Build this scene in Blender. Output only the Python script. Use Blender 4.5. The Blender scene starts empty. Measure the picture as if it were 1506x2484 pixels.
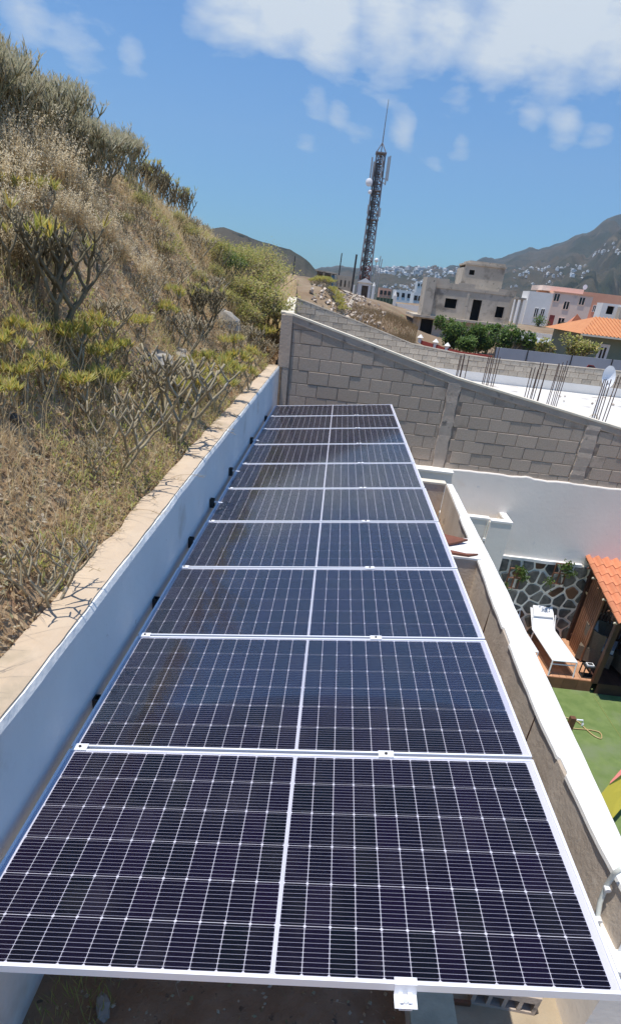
import bpy, math, random
import numpy as np
from mathutils import Vector, Matrix
S = bpy.context.scene
COL = S.collection
rnd = random.Random(7)

# ------------------------------------------------------------------ camera
CW = np.array([1.018661, -1.07726, 1.937091])
RW = np.array([[0.993386, 0.058832, 0.09861], [0.114827, -0.507229, -0.854127], [-0.000232, 0.859801, -0.51063]])
FL, CX, CY = 1476.4537, 736.09, 1573.094
cam = bpy.data.cameras.new('camera'); co = bpy.data.objects.new('camera', cam); COL.objects.link(co)
m = Matrix.Identity(4)
for i in range(3):
    m[i][0] = RW[0][i]; m[i][1] = -RW[1][i]; m[i][2] = -RW[2][i]; m[i][3] = CW[i]
co.matrix_world = m
cam.sensor_fit = 'HORIZONTAL'; cam.sensor_width = 36; cam.lens = 36 * FL / 1506
cam.shift_x = (753 - CX) / 1506; cam.shift_y = (CY - 1242) / 1506
cam.clip_start = 0.05; cam.clip_end = 20000
S.camera = co

# ------------------------------------------------------------------ world, sun, exposure
SUN = Vector((-0.185, -0.09, 0.97)).normalized()
S.view_settings.view_transform = 'Standard'; S.view_settings.look = 'None'
S.view_settings.exposure = 0.05; S.view_settings.gamma = 1.0; S.view_settings.use_curve_mapping = False

def ray(px, py):
    d = RW.T @ np.array([(px - CX) / FL, (py - CY) / FL, 1.0]); return d
def PT(px, py, ax, val):
    d = ray(px, py); t = (val - CW[ax]) / d[ax]; q = CW + d * t; return Vector(q)
def PYY(px, py, y): return PT(px, py, 1, y)     # point of the sight line on the plane y
def PZ(px, py, z): return PT(px, py, 2, z)
def PX(px, py, x): return PT(px, py, 0, x)

SKY_STR = 0.115
w = bpy.data.worlds.new('World'); S.world = w; w.use_nodes = True
nt = w.node_tree; nt.nodes.clear()
def N(nt, typ, **kw):
    n = nt.nodes.new(typ)
    for k, v in kw.items():
        if k in ('ins',):
            for kk, vv in v.items(): n.inputs[kk].default_value = vv
        else: setattr(n, k, v)
    return n
def math_n(nt, op, a, b=None, c=None, clamp=False):
    n = nt.nodes.new('ShaderNodeMath'); n.operation = op; n.use_clamp = clamp
    for i, v in enumerate((a, b, c)):
        if v is None: continue
        if isinstance(v, (int, float)): n.inputs[i].default_value = v
        else: nt.links.new(v, n.inputs[i])
    return n.outputs[0]
sky = N(nt, 'ShaderNodeTexSky', sky_type='NISHITA', sun_disc=False)
sky.sun_elevation = math.asin(SUN.z); sky.sun_rotation = math.atan2(SUN.x, SUN.y)
sky.altitude = 200; sky.air_density = 1.15; sky.dust_density = 0.5; sky.ozone_density = 2.2
tc = N(nt, 'ShaderNodeTexCoord')
nz = N(nt, 'ShaderNodeTexNoise', ins={'Scale': 6.5, 'Detail': 12.0, 'Roughness': 0.57, 'Distortion': 0.15})
mp = N(nt, 'ShaderNodeMapping'); mp.inputs['Scale'].default_value = (1.0, 1.0, 2.6)
nt.links.new(tc.outputs['Generated'], mp.inputs[0]); nt.links.new(mp.outputs[0], nz.inputs['Vector'])
nzb = N(nt, 'ShaderNodeTexNoise', ins={'Scale': 2.6, 'Detail': 3.0, 'Roughness': 0.5})
nt.links.new(mp.outputs[0], nzb.inputs['Vector'])
blobs = [(560,-60,110,1),(690,0,85,1),(800,15,100,1),(950,5,100,1),(1090,-30,120,1),(1240,60,120,1),(1400,60,130,1),(1310,130,60,.9),(1500,90,110,1),
         (60,20,90,.6),(170,60,80,.55),(250,-30,110,.5),(330,120,45,.62),(385,105,40,.5),(760,243,42,.6),(820,262,30,.5),(982,312,34,.75),
         (1110,245,55,.75),(1118,342,42,.9),(1190,225,50,.55),(1290,285,45,.62),(1370,300,50,.75),(1450,320,55,.55),(735,352,38,.5),(1072,165,24,.5),(1060,385,40,.42),(480,215,35,.35)]
acc = None
for (bx, by, br, ba) in blobs:
    d = ray(bx, by); d = d / np.linalg.norm(d)
    s = br / FL * 0.8
    vn = nt.nodes.new('ShaderNodeVectorMath'); vn.operation = 'DISTANCE'
    nt.links.new(tc.outputs['Generated'], vn.inputs[0]); vn.inputs[1].default_value = d
    q = math_n(nt, 'MULTIPLY', vn.outputs['Value'], 1.0 / s)
    q = math_n(nt, 'POWER', q, 2.0); q = math_n(nt, 'MULTIPLY', q, -0.8)
    q = math_n(nt, 'EXPONENT', q); q = math_n(nt, 'MULTIPLY', q, ba)
    acc = q if acc is None else math_n(nt, 'MAXIMUM', acc, q)
big = math_n(nt, 'SUBTRACT', nzb.outputs['Fac'], 0.56)         # scattered cloud everywhere else
big = math_n(nt, 'MULTIPLY', big, 2.6, clamp=True)
sep = N(nt, 'ShaderNodeSeparateXYZ'); nt.links.new(tc.outputs['Generated'], sep.inputs[0])
hi = math_n(nt, 'MULTIPLY', math_n(nt, 'SUBTRACT', sep.outputs[2], 0.52), 6.0, clamp=True)
big = math_n(nt, 'MULTIPLY', big, hi)
acc = math_n(nt, 'MAXIMUM', acc, big)
f1 = math_n(nt, 'ADD', math_n(nt, 'MULTIPLY', acc, 0.98), math_n(nt, 'MULTIPLY', nz.outputs['Fac'], 2.3))
f1 = math_n(nt, 'SUBTRACT', f1, 1.58)
f1 = math_n(nt, 'MULTIPLY', f1, 1.7, clamp=True)
f1 = math_n(nt, 'POWER', f1, 0.9)
f1 = math_n(nt, 'MULTIPLY', f1, 0.94)
mx = N(nt, 'ShaderNodeMix', data_type='RGBA')
nt.links.new(f1, mx.inputs[0])
tint = N(nt, 'ShaderNodeMix', data_type='RGBA', blend_type='MULTIPLY'); tint.inputs[0].default_value = 1
nt.links.new(sky.outputs[0], tint.inputs[6]); tint.inputs[7].default_value = (0.37, 0.76, 1.15, 1)
nt.links.new(tint.outputs[2], mx.inputs[6])
mx.inputs[7].default_value = (0.76 / SKY_STR, 0.82 / SKY_STR, 0.86 / SKY_STR, 1)
bg = N(nt, 'ShaderNodeBackground'); bg.inputs[1].default_value = SKY_STR
wo = N(nt, 'ShaderNodeOutputWorld')
nt.links.new(mx.outputs[2], bg.inputs[0]); nt.links.new(bg.outputs[0], wo.inputs[0])

sl = bpy.data.lights.new('sun', 'SUN'); sl.energy = 5.0; sl.angle = math.radians(0.53); sl.color = (1.0, 0.955, 0.89)
so = bpy.data.objects.new('sun', sl); COL.objects.link(so)
so.rotation_euler = SUN.to_track_quat('Z', 'Y').to_euler()

# ------------------------------------------------------------------ helpers
class MB:
    def __init__(s): s.v = []; s.f = []; s.mi = []
    def add(s, verts, faces, mi=0):
        o = len(s.v); s.v.extend([tuple(p) for p in verts]); s.f.extend([tuple(o + i for i in f) for f in faces]); s.mi.extend([mi] * len(faces))
    def box(s, c, h, rz=0.0, mi=0, rot=None):
        vs = []
        R = rot if rot is not None else Matrix.Rotation(rz, 3, 'Z')
        for dx in (-1, 1):
            for dy in (-1, 1):
                for dz in (-1, 1):
                    p = R @ Vector((dx * h[0], dy * h[1], dz * h[2])); vs.append((c[0] + p.x, c[1] + p.y, c[2] + p.z))
        s.add(vs, [(0, 1, 3, 2), (4, 6, 7, 5), (0, 4, 5, 1), (2, 3, 7, 6), (0, 2, 6, 4), (1, 5, 7, 3)], mi)
    def bx(s, x0, x1, y0, y1, z0, z1, mi=0): s.box(((x0 + x1) / 2, (y0 + y1) / 2, (z0 + z1) / 2), (abs(x1 - x0) / 2, abs(y1 - y0) / 2, abs(z1 - z0) / 2), mi=mi)
    def tube(s, pts, rad, n=6, cap=True, mi=0):
        pts = [Vector(p) for p in pts]
        if isinstance(rad, (int, float)): rad = [rad] * len(pts)
        rings = []; o = len(s.v)
        for i, p in enumerate(pts):
            d = (pts[min(i + 1, len(pts) - 1)] - pts[max(i - 1, 0)])
            if d.length < 1e-9: d = Vector((0, 0, 1))
            d.normalize()
            a = d.cross(Vector((0.31, 0.95, 0.02)));
            if a.length < 0.05: a = d.cross(Vector((1, 0, 0)))
            a.normalize(); b = d.cross(a)
            for k in range(n):
                t = 2 * math.pi * k / n
                s.v.append(tuple(p + (a * math.cos(t) + b * math.sin(t)) * rad[i]))
        for i in range(len(pts) - 1):
            for k in range(n):
                s.f.append((o + i * n + k, o + i * n + (k + 1) % n, o + (i + 1) * n + (k + 1) % n, o + (i + 1) * n + k)); s.mi.append(mi)
        if cap:
            s.f.append(tuple(o + k for k in range(n))[::-1]); s.mi.append(mi)
            e = o + (len(pts) - 1) * n; s.f.append(tuple(e + k for k in range(n))); s.mi.append(mi)
    def bar(s, a, b, r, n=4): s.tube([a, b], r, n)
    def prism(s, poly, axis_pt, extr, mi=0):
        # poly: list of 3D points, extr: vector
        n = len(poly); a = [Vector(p) for p in poly]; b = [p + Vector(extr) for p in a]
        fs = [tuple(range(n))[::-1], tuple(range(n, 2 * n))] + [(i, (i + 1) % n, n + (i + 1) % n, n + i) for i in range(n)]
        s.add(a + b, fs, mi)
    def mesh(s, name, mats, smooth=False):
        me = bpy.data.meshes.new(name); me.from_pydata(s.v, [], s.f)
        for mm in (mats if isinstance(mats, (list, tuple)) else [mats]): me.materials.append(mm)
        if any(s.mi): me.polygons.foreach_set('material_index', s.mi)
        if smooth: me.polygons.foreach_set('use_smooth', [True] * len(me.polygons))
        me.update(); return me
    def build(s, name, mats, parent=None, smooth=False, loc=None):
        me = s.mesh(name, mats, smooth); return link(name, me, parent, loc)
def link(name, me, parent=None, loc=None, rz=0):
    o = bpy.data.objects.new(name, me); COL.objects.link(o)
    if parent: o.parent = parent
    if loc is not None: o.location = loc
    if rz: o.rotation_euler.z = rz
    return o
def tag(o, label=None, cat=None, group=None, kind=None):
    if label: o['label'] = label
    if cat: o['category'] = cat
    if group: o['group'] = group
    if kind: o['kind'] = kind
    return o
def thing(name, label, cat, loc=(0, 0, 0), rz=0, group=None):
    o = bpy.data.objects.new(name, None); COL.objects.link(o); o.location = loc; o.rotation_euler.z = rz; o.empty_display_size = 0.1
    return tag(o, label, cat, group)
KIDS = {}
def copy_thing(src, loc=None, rz=None, label=None, scale=None):
    r = src.copy(); COL.objects.link(r)
    if loc is not None: r.location = loc
    if rz is not None: r.rotation_euler.z = rz
    if label: r['label'] = label
    if scale: r.scale = (scale,) * 3 if isinstance(scale, (int, float)) else scale
    for ch in list(src.children):
        c = ch.copy(); COL.objects.link(c); c.parent = r
        for g in list(ch.children):
            d = g.copy(); COL.objects.link(d); d.parent = c
    return r
def struct(o): o['kind'] = 'structure'; return o

_mats = {}
def mat(name, col, col2=None, scale=5.0, rough=0.85, bump=0.0, bscale=None, metal=0.0, detail=6, islands=None, objrand=0.0, spots=None, stretch=None, spec=0.4, contrast=(0.35, 0.65), coords='Object', streaks=None):
    mm = bpy.data.materials.new(name); mm.use_nodes = True; t = mm.node_tree; b = t.nodes['Principled BSDF']
    b.inputs['Roughness'].default_value = rough; b.inputs['Metallic'].default_value = metal; b.inputs['Specular IOR Level'].default_value = spec
    c = t.nodes.new('ShaderNodeTexCoord'); src = c.outputs[coords]
    if coords == 'World':
        pass
    if stretch:
        mpn = t.nodes.new('ShaderNodeMapping'); mpn.inputs['Scale'].default_value = stretch; t.links.new(src, mpn.inputs[0]); vec = mpn.outputs[0]
    else: vec = src
    colout = None
    if islands:
        g = t.nodes.new('ShaderNodeNewGeometry'); r = t.nodes.new('ShaderNodeValToRGB')
        e = r.color_ramp.elements; cols = islands
        e[0].position = 0; e[0].color = (*cols[0], 1); e[1].position = 1; e[1].color = (*cols[-1], 1)
        for i in range(1, len(cols) - 1):
            ne = e.new(i / (len(cols) - 1)); ne.color = (*cols[i], 1)
        t.links.new(g.outputs['Random Per Island'], r.inputs[0]); colout = r.outputs[0]
    elif col2 is not None:
        n = t.nodes.new('ShaderNodeTexNoise'); n.inputs['Scale'].default_value = scale; n.inputs['Detail'].default_value = detail; n.inputs['Roughness'].default_value = 0.62
        t.links.new(vec, n.inputs['Vector'])
        r = t.nodes.new('ShaderNodeMapRange'); r.inputs[1].default_value = contrast[0]; r.inputs[2].default_value = contrast[1]; t.links.new(n.outputs['Fac'], r.inputs[0])
        x = t.nodes.new('ShaderNodeMix'); x.data_type = 'RGBA'; x.inputs[6].default_value = (*col, 1); x.inputs[7].default_value = (*col2, 1)
        t.links.new(r.outputs[0], x.inputs[0]); colout = x.outputs[2]
    if spots:   # (colour, scale, threshold, softness)
        for (sc, ss, th, sf) in spots:
            n = t.nodes.new('ShaderNodeTexNoise'); n.inputs['Scale'].default_value = ss; n.inputs['Detail'].default_value = 5; n.inputs['Roughness'].default_value = 0.6
            t.links.new(vec, n.inputs['Vector'])
            r = t.nodes.new('ShaderNodeMapRange'); r.inputs[1].default_value = th; r.inputs[2].default_value = th + sf; t.links.new(n.outputs['Fac'], r.inputs[0])
            x = t.nodes.new('ShaderNodeMix'); x.data_type = 'RGBA'; x.inputs[7].default_value = (*sc, 1)
            if colout: t.links.new(colout, x.inputs[6])
            else: x.inputs[6].default_value = (*col, 1)
            t.links.new(r.outputs[0], x.inputs[0]); colout = x.outputs[2]
    if objrand:
        oi = t.nodes.new('ShaderNodeObjectInfo'); r = t.nodes.new('ShaderNodeMapRange'); r.inputs[3].default_value = 1 - objrand; r.inputs[4].default_value = 1 + objrand
        t.links.new(oi.outputs['Random'], r.inputs[0])
        x = t.nodes.new('ShaderNodeVectorMath'); x.operation = 'SCALE'
        if colout: t.links.new(colout, x.inputs[0])
        else: x.inputs[0].default_value = col
        t.links.new(r.outputs[0], x.inputs['Scale']); colout = x.outputs[0]
    if colout: t.links.new(colout, b.inputs['Base Color'])
    if islands:
        tl = t.nodes.new('ShaderNodeBsdfTranslucent'); ms = t.nodes.new('ShaderNodeMixShader'); ms.inputs[0].default_value = .42
        t.links.new(colout, tl.inputs[0]); t.links.new(b.outputs[0], ms.inputs[1]); t.links.new(tl.outputs[0], ms.inputs[2]); t.links.new(ms.outputs[0], t.nodes['Material Output'].inputs[0])
    if colout: pass
    else: b.inputs['Base Color'].default_value = (*col, 1)
    if bump:
        n = t.nodes.new('ShaderNodeTexNoise'); n.inputs['Scale'].default_value = bscale or scale * 4; n.inputs['Detail'].default_value = 7; n.inputs['Roughness'].default_value = 0.65
        t.links.new(vec, n.inputs['Vector'])
        bn = t.nodes.new('ShaderNodeBump'); bn.inputs['Strength'].default_value = 1.0; bn.inputs['Distance'].default_value = bump
        t.links.new(n.outputs['Fac'], bn.inputs['Height']); t.links.new(bn.outputs[0], b.inputs['Normal'])
    return mm

M = {}
M['white'] = mat('white_paint', (.80, .80, .79), (.72, .715, .70), 1.2, 0.8, 0.004, 18, spots=[((.62, .60, .55), 2.2, .62, .12)])
M['white_shade'] = mat('white_render', (.86, .87, .84), (.79, .79, .76), 0.9, 0.85, 0.012, 7, spots=[((.66, .63, .57), 1.4, .62, .12), ((.60, .58, .54), 14, .70, .03)])
M['white_bright'] = mat('white_lime_paint', (.88, .86, .82), (.80, .76, .69), 2.5, 0.85, 0.004, 25, spots=[((.70, .55, .42), 3.1, .66, .08)])
M['yard_white'] = mat('yard_render', (.88, .82, .74), (.82, .755, .675), .7, .9, .003, 14, spots=[((.80, .70, .60), 1.1, .64, .1), ((.66, .64, .62), 5., .67, .06)])
M['screed'] = mat('cream_screed', (.60, .48, .35), (.53, .41, .29), 3.0, 0.95, 0.006, 22, spots=[((.42, .34, .24), 1.7, .60, .12), ((.36, .30, .24), 9, .66, .05)])
M['cream'] = mat('cream_mortar', (.80, .72, .58), (.70, .62, .48), 4.0, 0.9, 0.004, 20)
M['plaster'] = mat('rough_plaster', (.74, .63, .51), (.60, .50, .395), 2.0, 0.95, 0.006, 24, spots=[((.46, .38, .29), 3.3, .60, .14), ((.72, .62, .50), 6, .64, .07)])
M['block'] = mat('grey_block', (.42, .335, .26), (.52, .425, .34), 60, .95, .004, 120, objrand=.07, spots=[((.29, .23, .18), 2.0, .52, .2), ((.48, .40, .34), 9, .62, .1)])
M['block_far'] = mat('grey_block_far', (.46, .38, .29), (.56, .48, .375), 9, .95, .0, None, objrand=.12, spots=[((.33, .28, .225), .9, .56, .2)])
M['mortar'] = mat('dark_mortar', (.22, .17, .13), (.44, .35, .28), 4, .98, .006, 40)
M['poured'] = mat('poured_concrete', (.44, .36, .29), (.53, .44, .36), 3.0, .95, .008, 24, spots=[((.19, .17, .15), 5, .60, .1)])
M['poured_far'] = mat('poured_concrete_far', (.46, .39, .30), (.56, .48, .38), .8, .95, spots=[((.28, .24, .19), .9, .54, .12), ((.20, .18, .15), 2.5, .64, .06)])
M['soil'] = mat('dark_soil', (.30, .18, .10), (.40, .26, .16), 6, 1, .03, 14, spots=[((.15, .11, .075), 20, .62, .06)])
M['beige_floor'] = mat('beige_screed_floor', (.44, .36, .25), (.36, .29, .20), 4, .95, .006, 30, spots=[((.25, .20, .14), 6, .64, .05)])
M['strip'] = mat('grey_cement', (.62, .58, .42), (.48, .45, .32), 8, .95, .005, 40)
M['alu'] = mat('anodised_aluminium', (.90, .90, .92), rough=.4, metal=.15, spec=.5)
M['alu_dull'] = mat('dull_aluminium', (.62, .63, .64), rough=.45, metal=.6)
M['steel_dark'] = mat('dark_steel', (.045, .042, .04), rough=.5, metal=.2)
M['wood'] = mat('brown_wood', (.15, .065, .035), (.22, .10, .05), 4, .6, .002, 30, stretch=(1, .1, 1), objrand=.2)
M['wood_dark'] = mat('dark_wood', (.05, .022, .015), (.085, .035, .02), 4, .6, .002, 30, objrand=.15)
M['deck'] = mat('deck_wood', (.56, .31, .18), (.44, .23, .125), 6, .65, .002, 30, objrand=.18)
M['tile'] = mat('terracotta', (.68, .27, .135), (.56, .20, .10), 3, .8, .003, 30, objrand=.13, spots=[((.62, .30, .17), 2, .6, .15)])
M['tile_flat'] = mat('terracotta_slab', (.22, .085, .05), (.17, .065, .04), 5, .8, .003, 30)
M['turf'] = mat('artificial_turf', (.135, .20, .055), (.19, .255, .08), 5, .9, .012, 160, spots=[((.19, .235, .11), 1.0, .57, .14)])
M['stone'] = mat('basalt_stone', (.055, .06, .057), (.125, .13, .12), 9, .75, .016, 14, objrand=.45)
M['stone_brown'] = mat('brown_stone', (.13, .07, .035), (.075, .045, .028), 7, .75, .006, 35, objrand=.25)
M['joint'] = mat('pale_joint', (.88, .85, .74), (.80, .77, .66), 4, .9, .003, 40)
M['fabric_white'] = mat('white_sling', (.86, .86, .86), rough=.75)
M['metal_white'] = mat('white_metal', (.82, .82, .82), rough=.35)
M['wicker'] = mat('wicker', (.17, .13, .095), (.09, .07, .05), 60, .75, .004, 160)
M['rebar'] = mat('rusty_rebar', (.10, .06, .045), (.07, .045, .035), 6, .8)
M['bark'] = mat('grey_bark', (.44, .38, .26), (.25, .20, .12), 9, .9, .003, 40, spots=[((.42, .38, .31), 14, .6, .06)])
M['bark_dark'] = mat('dark_bark', (.24, .20, .12), (.12, .10, .06), 9, .9, .003, 40, spots=[((.34, .31, .22), 12, .6, .06)])
M['bark_green'] = mat('green_stem', (.145, .15, .10), (.22, .22, .165), 8, .85, .002, 40)
M['spurge'] = mat('spurge_stem', (.165, .17, .125), islands=[(.33, .32, .19), (.48, .46, .31), (.40, .34, .21), (.58, .55, .42)], rough=.85)
M['leaf_kl'] = mat('succulent_leaf', (.2, .24, .06), islands=[(.26, .31, .06), (.42, .44, .10), (.60, .56, .15), (.34, .38, .15), (.72, .52, .10), (.50, .48, .20), (.62, .46, .22)], rough=.55)
M['leaf_dry'] = mat('dry_leaf', (.3, .2, .1), islands=[(.5, .36, .17), (.36, .22, .10), (.6, .46, .26), (.26, .17, .09)], rough=.8)
M['leaf_green'] = mat('green_leaf', (.06, .1, .02), islands=[(.07, .13, .03), (.12, .20, .045), (.19, .26, .06), (.09, .16, .045)], rough=.55)
M['leaf_olive'] = mat('olive_leaf', (.13, .15, .04), islands=[(.32, .36, .08), (.50, .50, .12), (.22, .26, .07), (.58, .48, .16), (.36, .36, .16), (.50, .36, .16)], rough=.6)
M['grass'] = mat('dry_grass', (.45, .34, .17), islands=[(.78, .62, .36), (.60, .43, .21), (.84, .72, .48), (.42, .29, .15), (.70, .53, .27), (.52, .48, .24)], rough=.75)
M['plume'] = mat('grass_plume', (.7, .6, .42), islands=[(.82, .74, .55), (.68, .57, .38), (.88, .82, .66)], rough=.8)
M['litter'] = mat('leaf_litter', (.3, .2, .1), islands=[(.64, .46, .26), (.36, .23, .12), (.76, .60, .39), (.22, .14, .09), (.54, .39, .22), (.70, .64, .52), (.32, .32, .14)], rough=.9)
M['bank'] = mat('bank_earth', (.46, .32, .19), (.28, .18, .10), 4, 1, .02, 12, spots=[((.50, .39, .24), 7, .56, .1), ((.24, .11, .06), 1.3, .62, .1)])
M['rock'] = mat('pale_rock', (.42, .39, .34), (.30, .27, .23), 7, .95, .012, 18)
M['rock_dark'] = mat('dark_rock', (.12, .095, .075), (.20, .165, .13), 8, .95, .012, 18, objrand=.3)
M['far_ground'] = mat('dry_field', (.22, .145, .085), (.30, .225, .145), .35, 1, .08, 1.5, spots=[((.14, .10, .06), .5, .58, .1), ((.20, .20, .10), .9, .62, .08)])
M['track'] = mat('dirt_track', (.50, .43, .33), (.42, .35, .26), 1.5, 1)
M['rubble'] = mat('rubble', (.56, .48, .40), (.42, .35, .28), 2, 1, objrand=.35)
M['valley'] = mat('valley_slopes', (.105, .085, .055), (.065, .062, .042), .012, 1, detail=10, spots=[((.15, .13, .09), .02, .58, .1), ((.045, .05, .035), .035, .6, .06)])
M['hill'] = mat('barren_hill', (.070, .058, .038), (.022, .031, .020), .006, 1, 9.0, .015, detail=13, contrast=(.42, .58), spots=[((.11, .09, .06), .02, .60, .08), ((.012, .018, .013), .03, .58, .06)])
M['dark_open'] = mat('dark_glass', (.012, .012, .016), rough=.15, spec=.5)
M['painted_gloom'] = mat('painted_dark_interior', (.05, .045, .04), rough=.9)  # near-black inner walls: the shade inside the rooms put into the colour
M['pinkish'] = mat('pinkish_render', (.92, .70, .56), (.84, .62, .49), .35, .9, spots=[((.50, .40, .35), .5, .6, .15)])
M['salmon'] = mat('salmon_render', (.80, .42, .27), (.72, .36, .23), .4, .9)
M['white_house'] = mat('white_house', (.86, .82, .76), (.78, .74, .68), .5, .9)
M['red'] = mat('red_paint', (.34, .055, .04), rough=.7)
M['orange_roof'] = mat('orange_tiles', (.62, .27, .11), (.55, .22, .09), 2, .8)
M['green_wall'] = mat('sage_render', (.22, .25, .18), (.18, .21, .15), .6, .9)
M['panel_grey'] = mat('grey_panel', (.42, .43, .45), (.38, .39, .41), 1, .7)
M['slab'] = mat('roof_slab', (.74, .71, .66), (.62, .58, .52), .8, .95, spots=[((.35, .31, .27), .8, .62, .06)])
M['tower_red'] = mat('tower_red', (.17, .055, .04), rough=.7)
M['tower_grey'] = mat('tower_grey', (.19, .18, .19), (.27, .25, .25), .8, .6)
M['antenna'] = mat('antenna_grey', (.34, .34, .34), rough=.5)
M['blue_door'] = mat('blue_door', (.06, .16, .24), rough=.6)
M['brown_rough'] = mat('brown_planks', (.12, .085, .055), (.07, .05, .035), 1.5, .9)
M['yellow'] = mat('yellow_canvas', (.62, .50, .06), rough=.8)
M['pink'] = mat('pink_canvas', (.62, .20, .16), rough=.8)
M['hose'] = mat('beige_hose', (.50, .36, .16), rough=.5)
M['pvc'] = mat('white_pvc', (.70, .72, .66), rough=.4)
M['brick_orange'] = mat('orange_brick', (.50, .24, .13), rough=.9)
M['paint_green'] = mat('pale_green_board', (.38, .42, .30), (.30, .30, .20), 3, .8)
M['straw'] = mat('straw', (.46, .34, .20), rough=.8)
M['cushion_blue'] = mat('blue_cushion', (.05, .05, .12), rough=.85)
M['rubber'] = mat('black_plastic', (.02, .02, .02), rough=.5)
M['far_white'] = mat('far_white_wall', (.86, .84, .80), (.75, .72, .68), .05, .9, objrand=.25)
M['far_ochre'] = mat('far_ochre_wall', (.46, .36, .27), objrand=.2)
M['far_tree'] = mat('far_foliage', (.035, .05, .022), (.06, .075, .03), .2, .9)

# solar cell: navy silicon with busbars along x
def cell_material():
    mm = bpy.data.materials.new('solar_cell'); mm.use_nodes = True; t = mm.node_tree; b = t.nodes['Principled BSDF']
    c = t.nodes.new('ShaderNodeTexCoord'); s = t.nodes.new('ShaderNodeSeparateXYZ'); t.links.new(c.outputs['Object'], s.inputs[0])
    y = math_n(t, 'MULTIPLY', math_n(t, 'ADD', s.outputs[1], 0.0822), 1 / 0.01644)
    fr = math_n(t, 'FRACT', y); fr = math_n(t, 'ABSOLUTE', math_n(t, 'SUBTRACT', fr, .5))
    ax = math_n(t, 'ABSOLUTE', s.outputs[0])
    endw = math_n(t, 'MULTIPLY', math_n(t, 'GREATER_THAN', ax, 0.0365), 0.04)
    wd = math_n(t, 'ADD', endw, 0.034)
    line = math_n(t, 'LESS_THAN', fr, wd)
    oi = t.nodes.new('ShaderNodeObjectInfo')
    base = t.nodes.new('ShaderNodeMix'); base.data_type = 'RGBA'; base.inputs[6].default_value = (.0020, .0030, .007, 1); base.inputs[7].default_value = (.0060, .0032, .015, 1)  # random purple per cell: silicon tone, with magenta sheen put into the colour
    t.links.new(oi.outputs['Random'], base.inputs[0])
    x = t.nodes.new('ShaderNodeMix'); x.data_type = 'RGBA'; x.inputs[7].default_value = (.30, .29, .36, 1)
    t.links.new(base.outputs[2], x.inputs[6]); t.links.new(line, x.inputs[0]); t.links.new(x.outputs[2], b.inputs['Base Color'])
    b.inputs['Roughness'].default_value = .4; b.inputs['Specular IOR Level'].default_value = .08
    return mm
M['cell'] = cell_material()
M['backsheet'] = mat('white_backsheet', (.55, .54, .62), rough=.6)
def glass_material():
    mm = bpy.data.materials.new('panel_glass'); mm.use_nodes = True; t = mm.node_tree; t.nodes.clear()
    o = t.nodes.new('ShaderNodeOutputMaterial'); tr = t.nodes.new('ShaderNodeBsdfTransparent'); gl = t.nodes.new('ShaderNodeBsdfGlossy'); mxs = t.nodes.new('ShaderNodeMixShader'); fr = t.nodes.new('ShaderNodeFresnel')
    fr.inputs[0].default_value = 1.22; gl.inputs['Roughness'].default_value = .10
    c = t.nodes.new('ShaderNodeTexCoord')
    dn = t.nodes.new('ShaderNodeTexNoise'); dn.inputs['Scale'].default_value = 1.3; dn.inputs['Detail'].default_value = 6; t.links.new(c.outputs['Object'], dn.inputs['Vector'])
    df = t.nodes.new('ShaderNodeBsdfDiffuse'); df.inputs[0].default_value = (.45, .43, .42, 1)
    mx2 = t.nodes.new('ShaderNodeMixShader')
    oi = t.nodes.new('ShaderNodeObjectInfo'); dn2 = t.nodes.new('ShaderNodeTexNoise'); dn2.noise_dimensions = '4D'; dn2.inputs['Scale'].default_value = 5.0; dn2.inputs['Detail'].default_value = 8; t.links.new(c.outputs['Object'], dn2.inputs['Vector']); t.links.new(math_n(t, 'MULTIPLY', oi.outputs['Random'], 40.0), dn2.inputs['W'])
    dust = math_n(t, 'MULTIPLY', math_n(t, 'SUBTRACT', dn2.outputs['Fac'], .50), .05, clamp=True)
    t.links.new(dust, mx2.inputs[0]); t.links.new(tr.outputs[0], mx2.inputs[1]); t.links.new(df.outputs[0], mx2.inputs[2])
    fm = math_n(t, 'MULTIPLY', fr.outputs[0], .25)
    t.links.new(fm, mxs.inputs[0]); t.links.new(mx2.outputs[0], mxs.inputs[1]); t.links.new(gl.outputs[0], mxs.inputs[2]); t.links.new(mxs.outputs[0], o.inputs[0])
    return mm
M['glass'] = glass_material()

def vnoise(x, y, seed=0):
    def h(i, j):
        n = (i * 374761393 + j * 668265263 + seed * 1442695041) & 0xffffffff
        n = ((n ^ (n >> 13)) * 1274126177) & 0xffffffff
        return ((n ^ (n >> 16)) & 0xffff) / 65535.0
    xi, yi = math.floor(x), math.floor(y); fx, fy = x - xi, y - yi
    fx = fx * fx * (3 - 2 * fx); fy = fy * fy * (3 - 2 * fy)
    return (h(xi, yi) * (1 - fx) + h(xi + 1, yi) * fx) * (1 - fy) + (h(xi, yi + 1) * (1 - fx) + h(xi + 1, yi + 1) * fx) * fy
def fbm(x, y, o=4, seed=0):
    s = 0; a = .5
    for k in range(o): s += a * (vnoise(x, y, seed + k) - .5); x *= 2.03; y *= 2.03; a *= .5
    return s
def interp(x, xs, ys): return float(np.interp(x, xs, ys))

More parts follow.
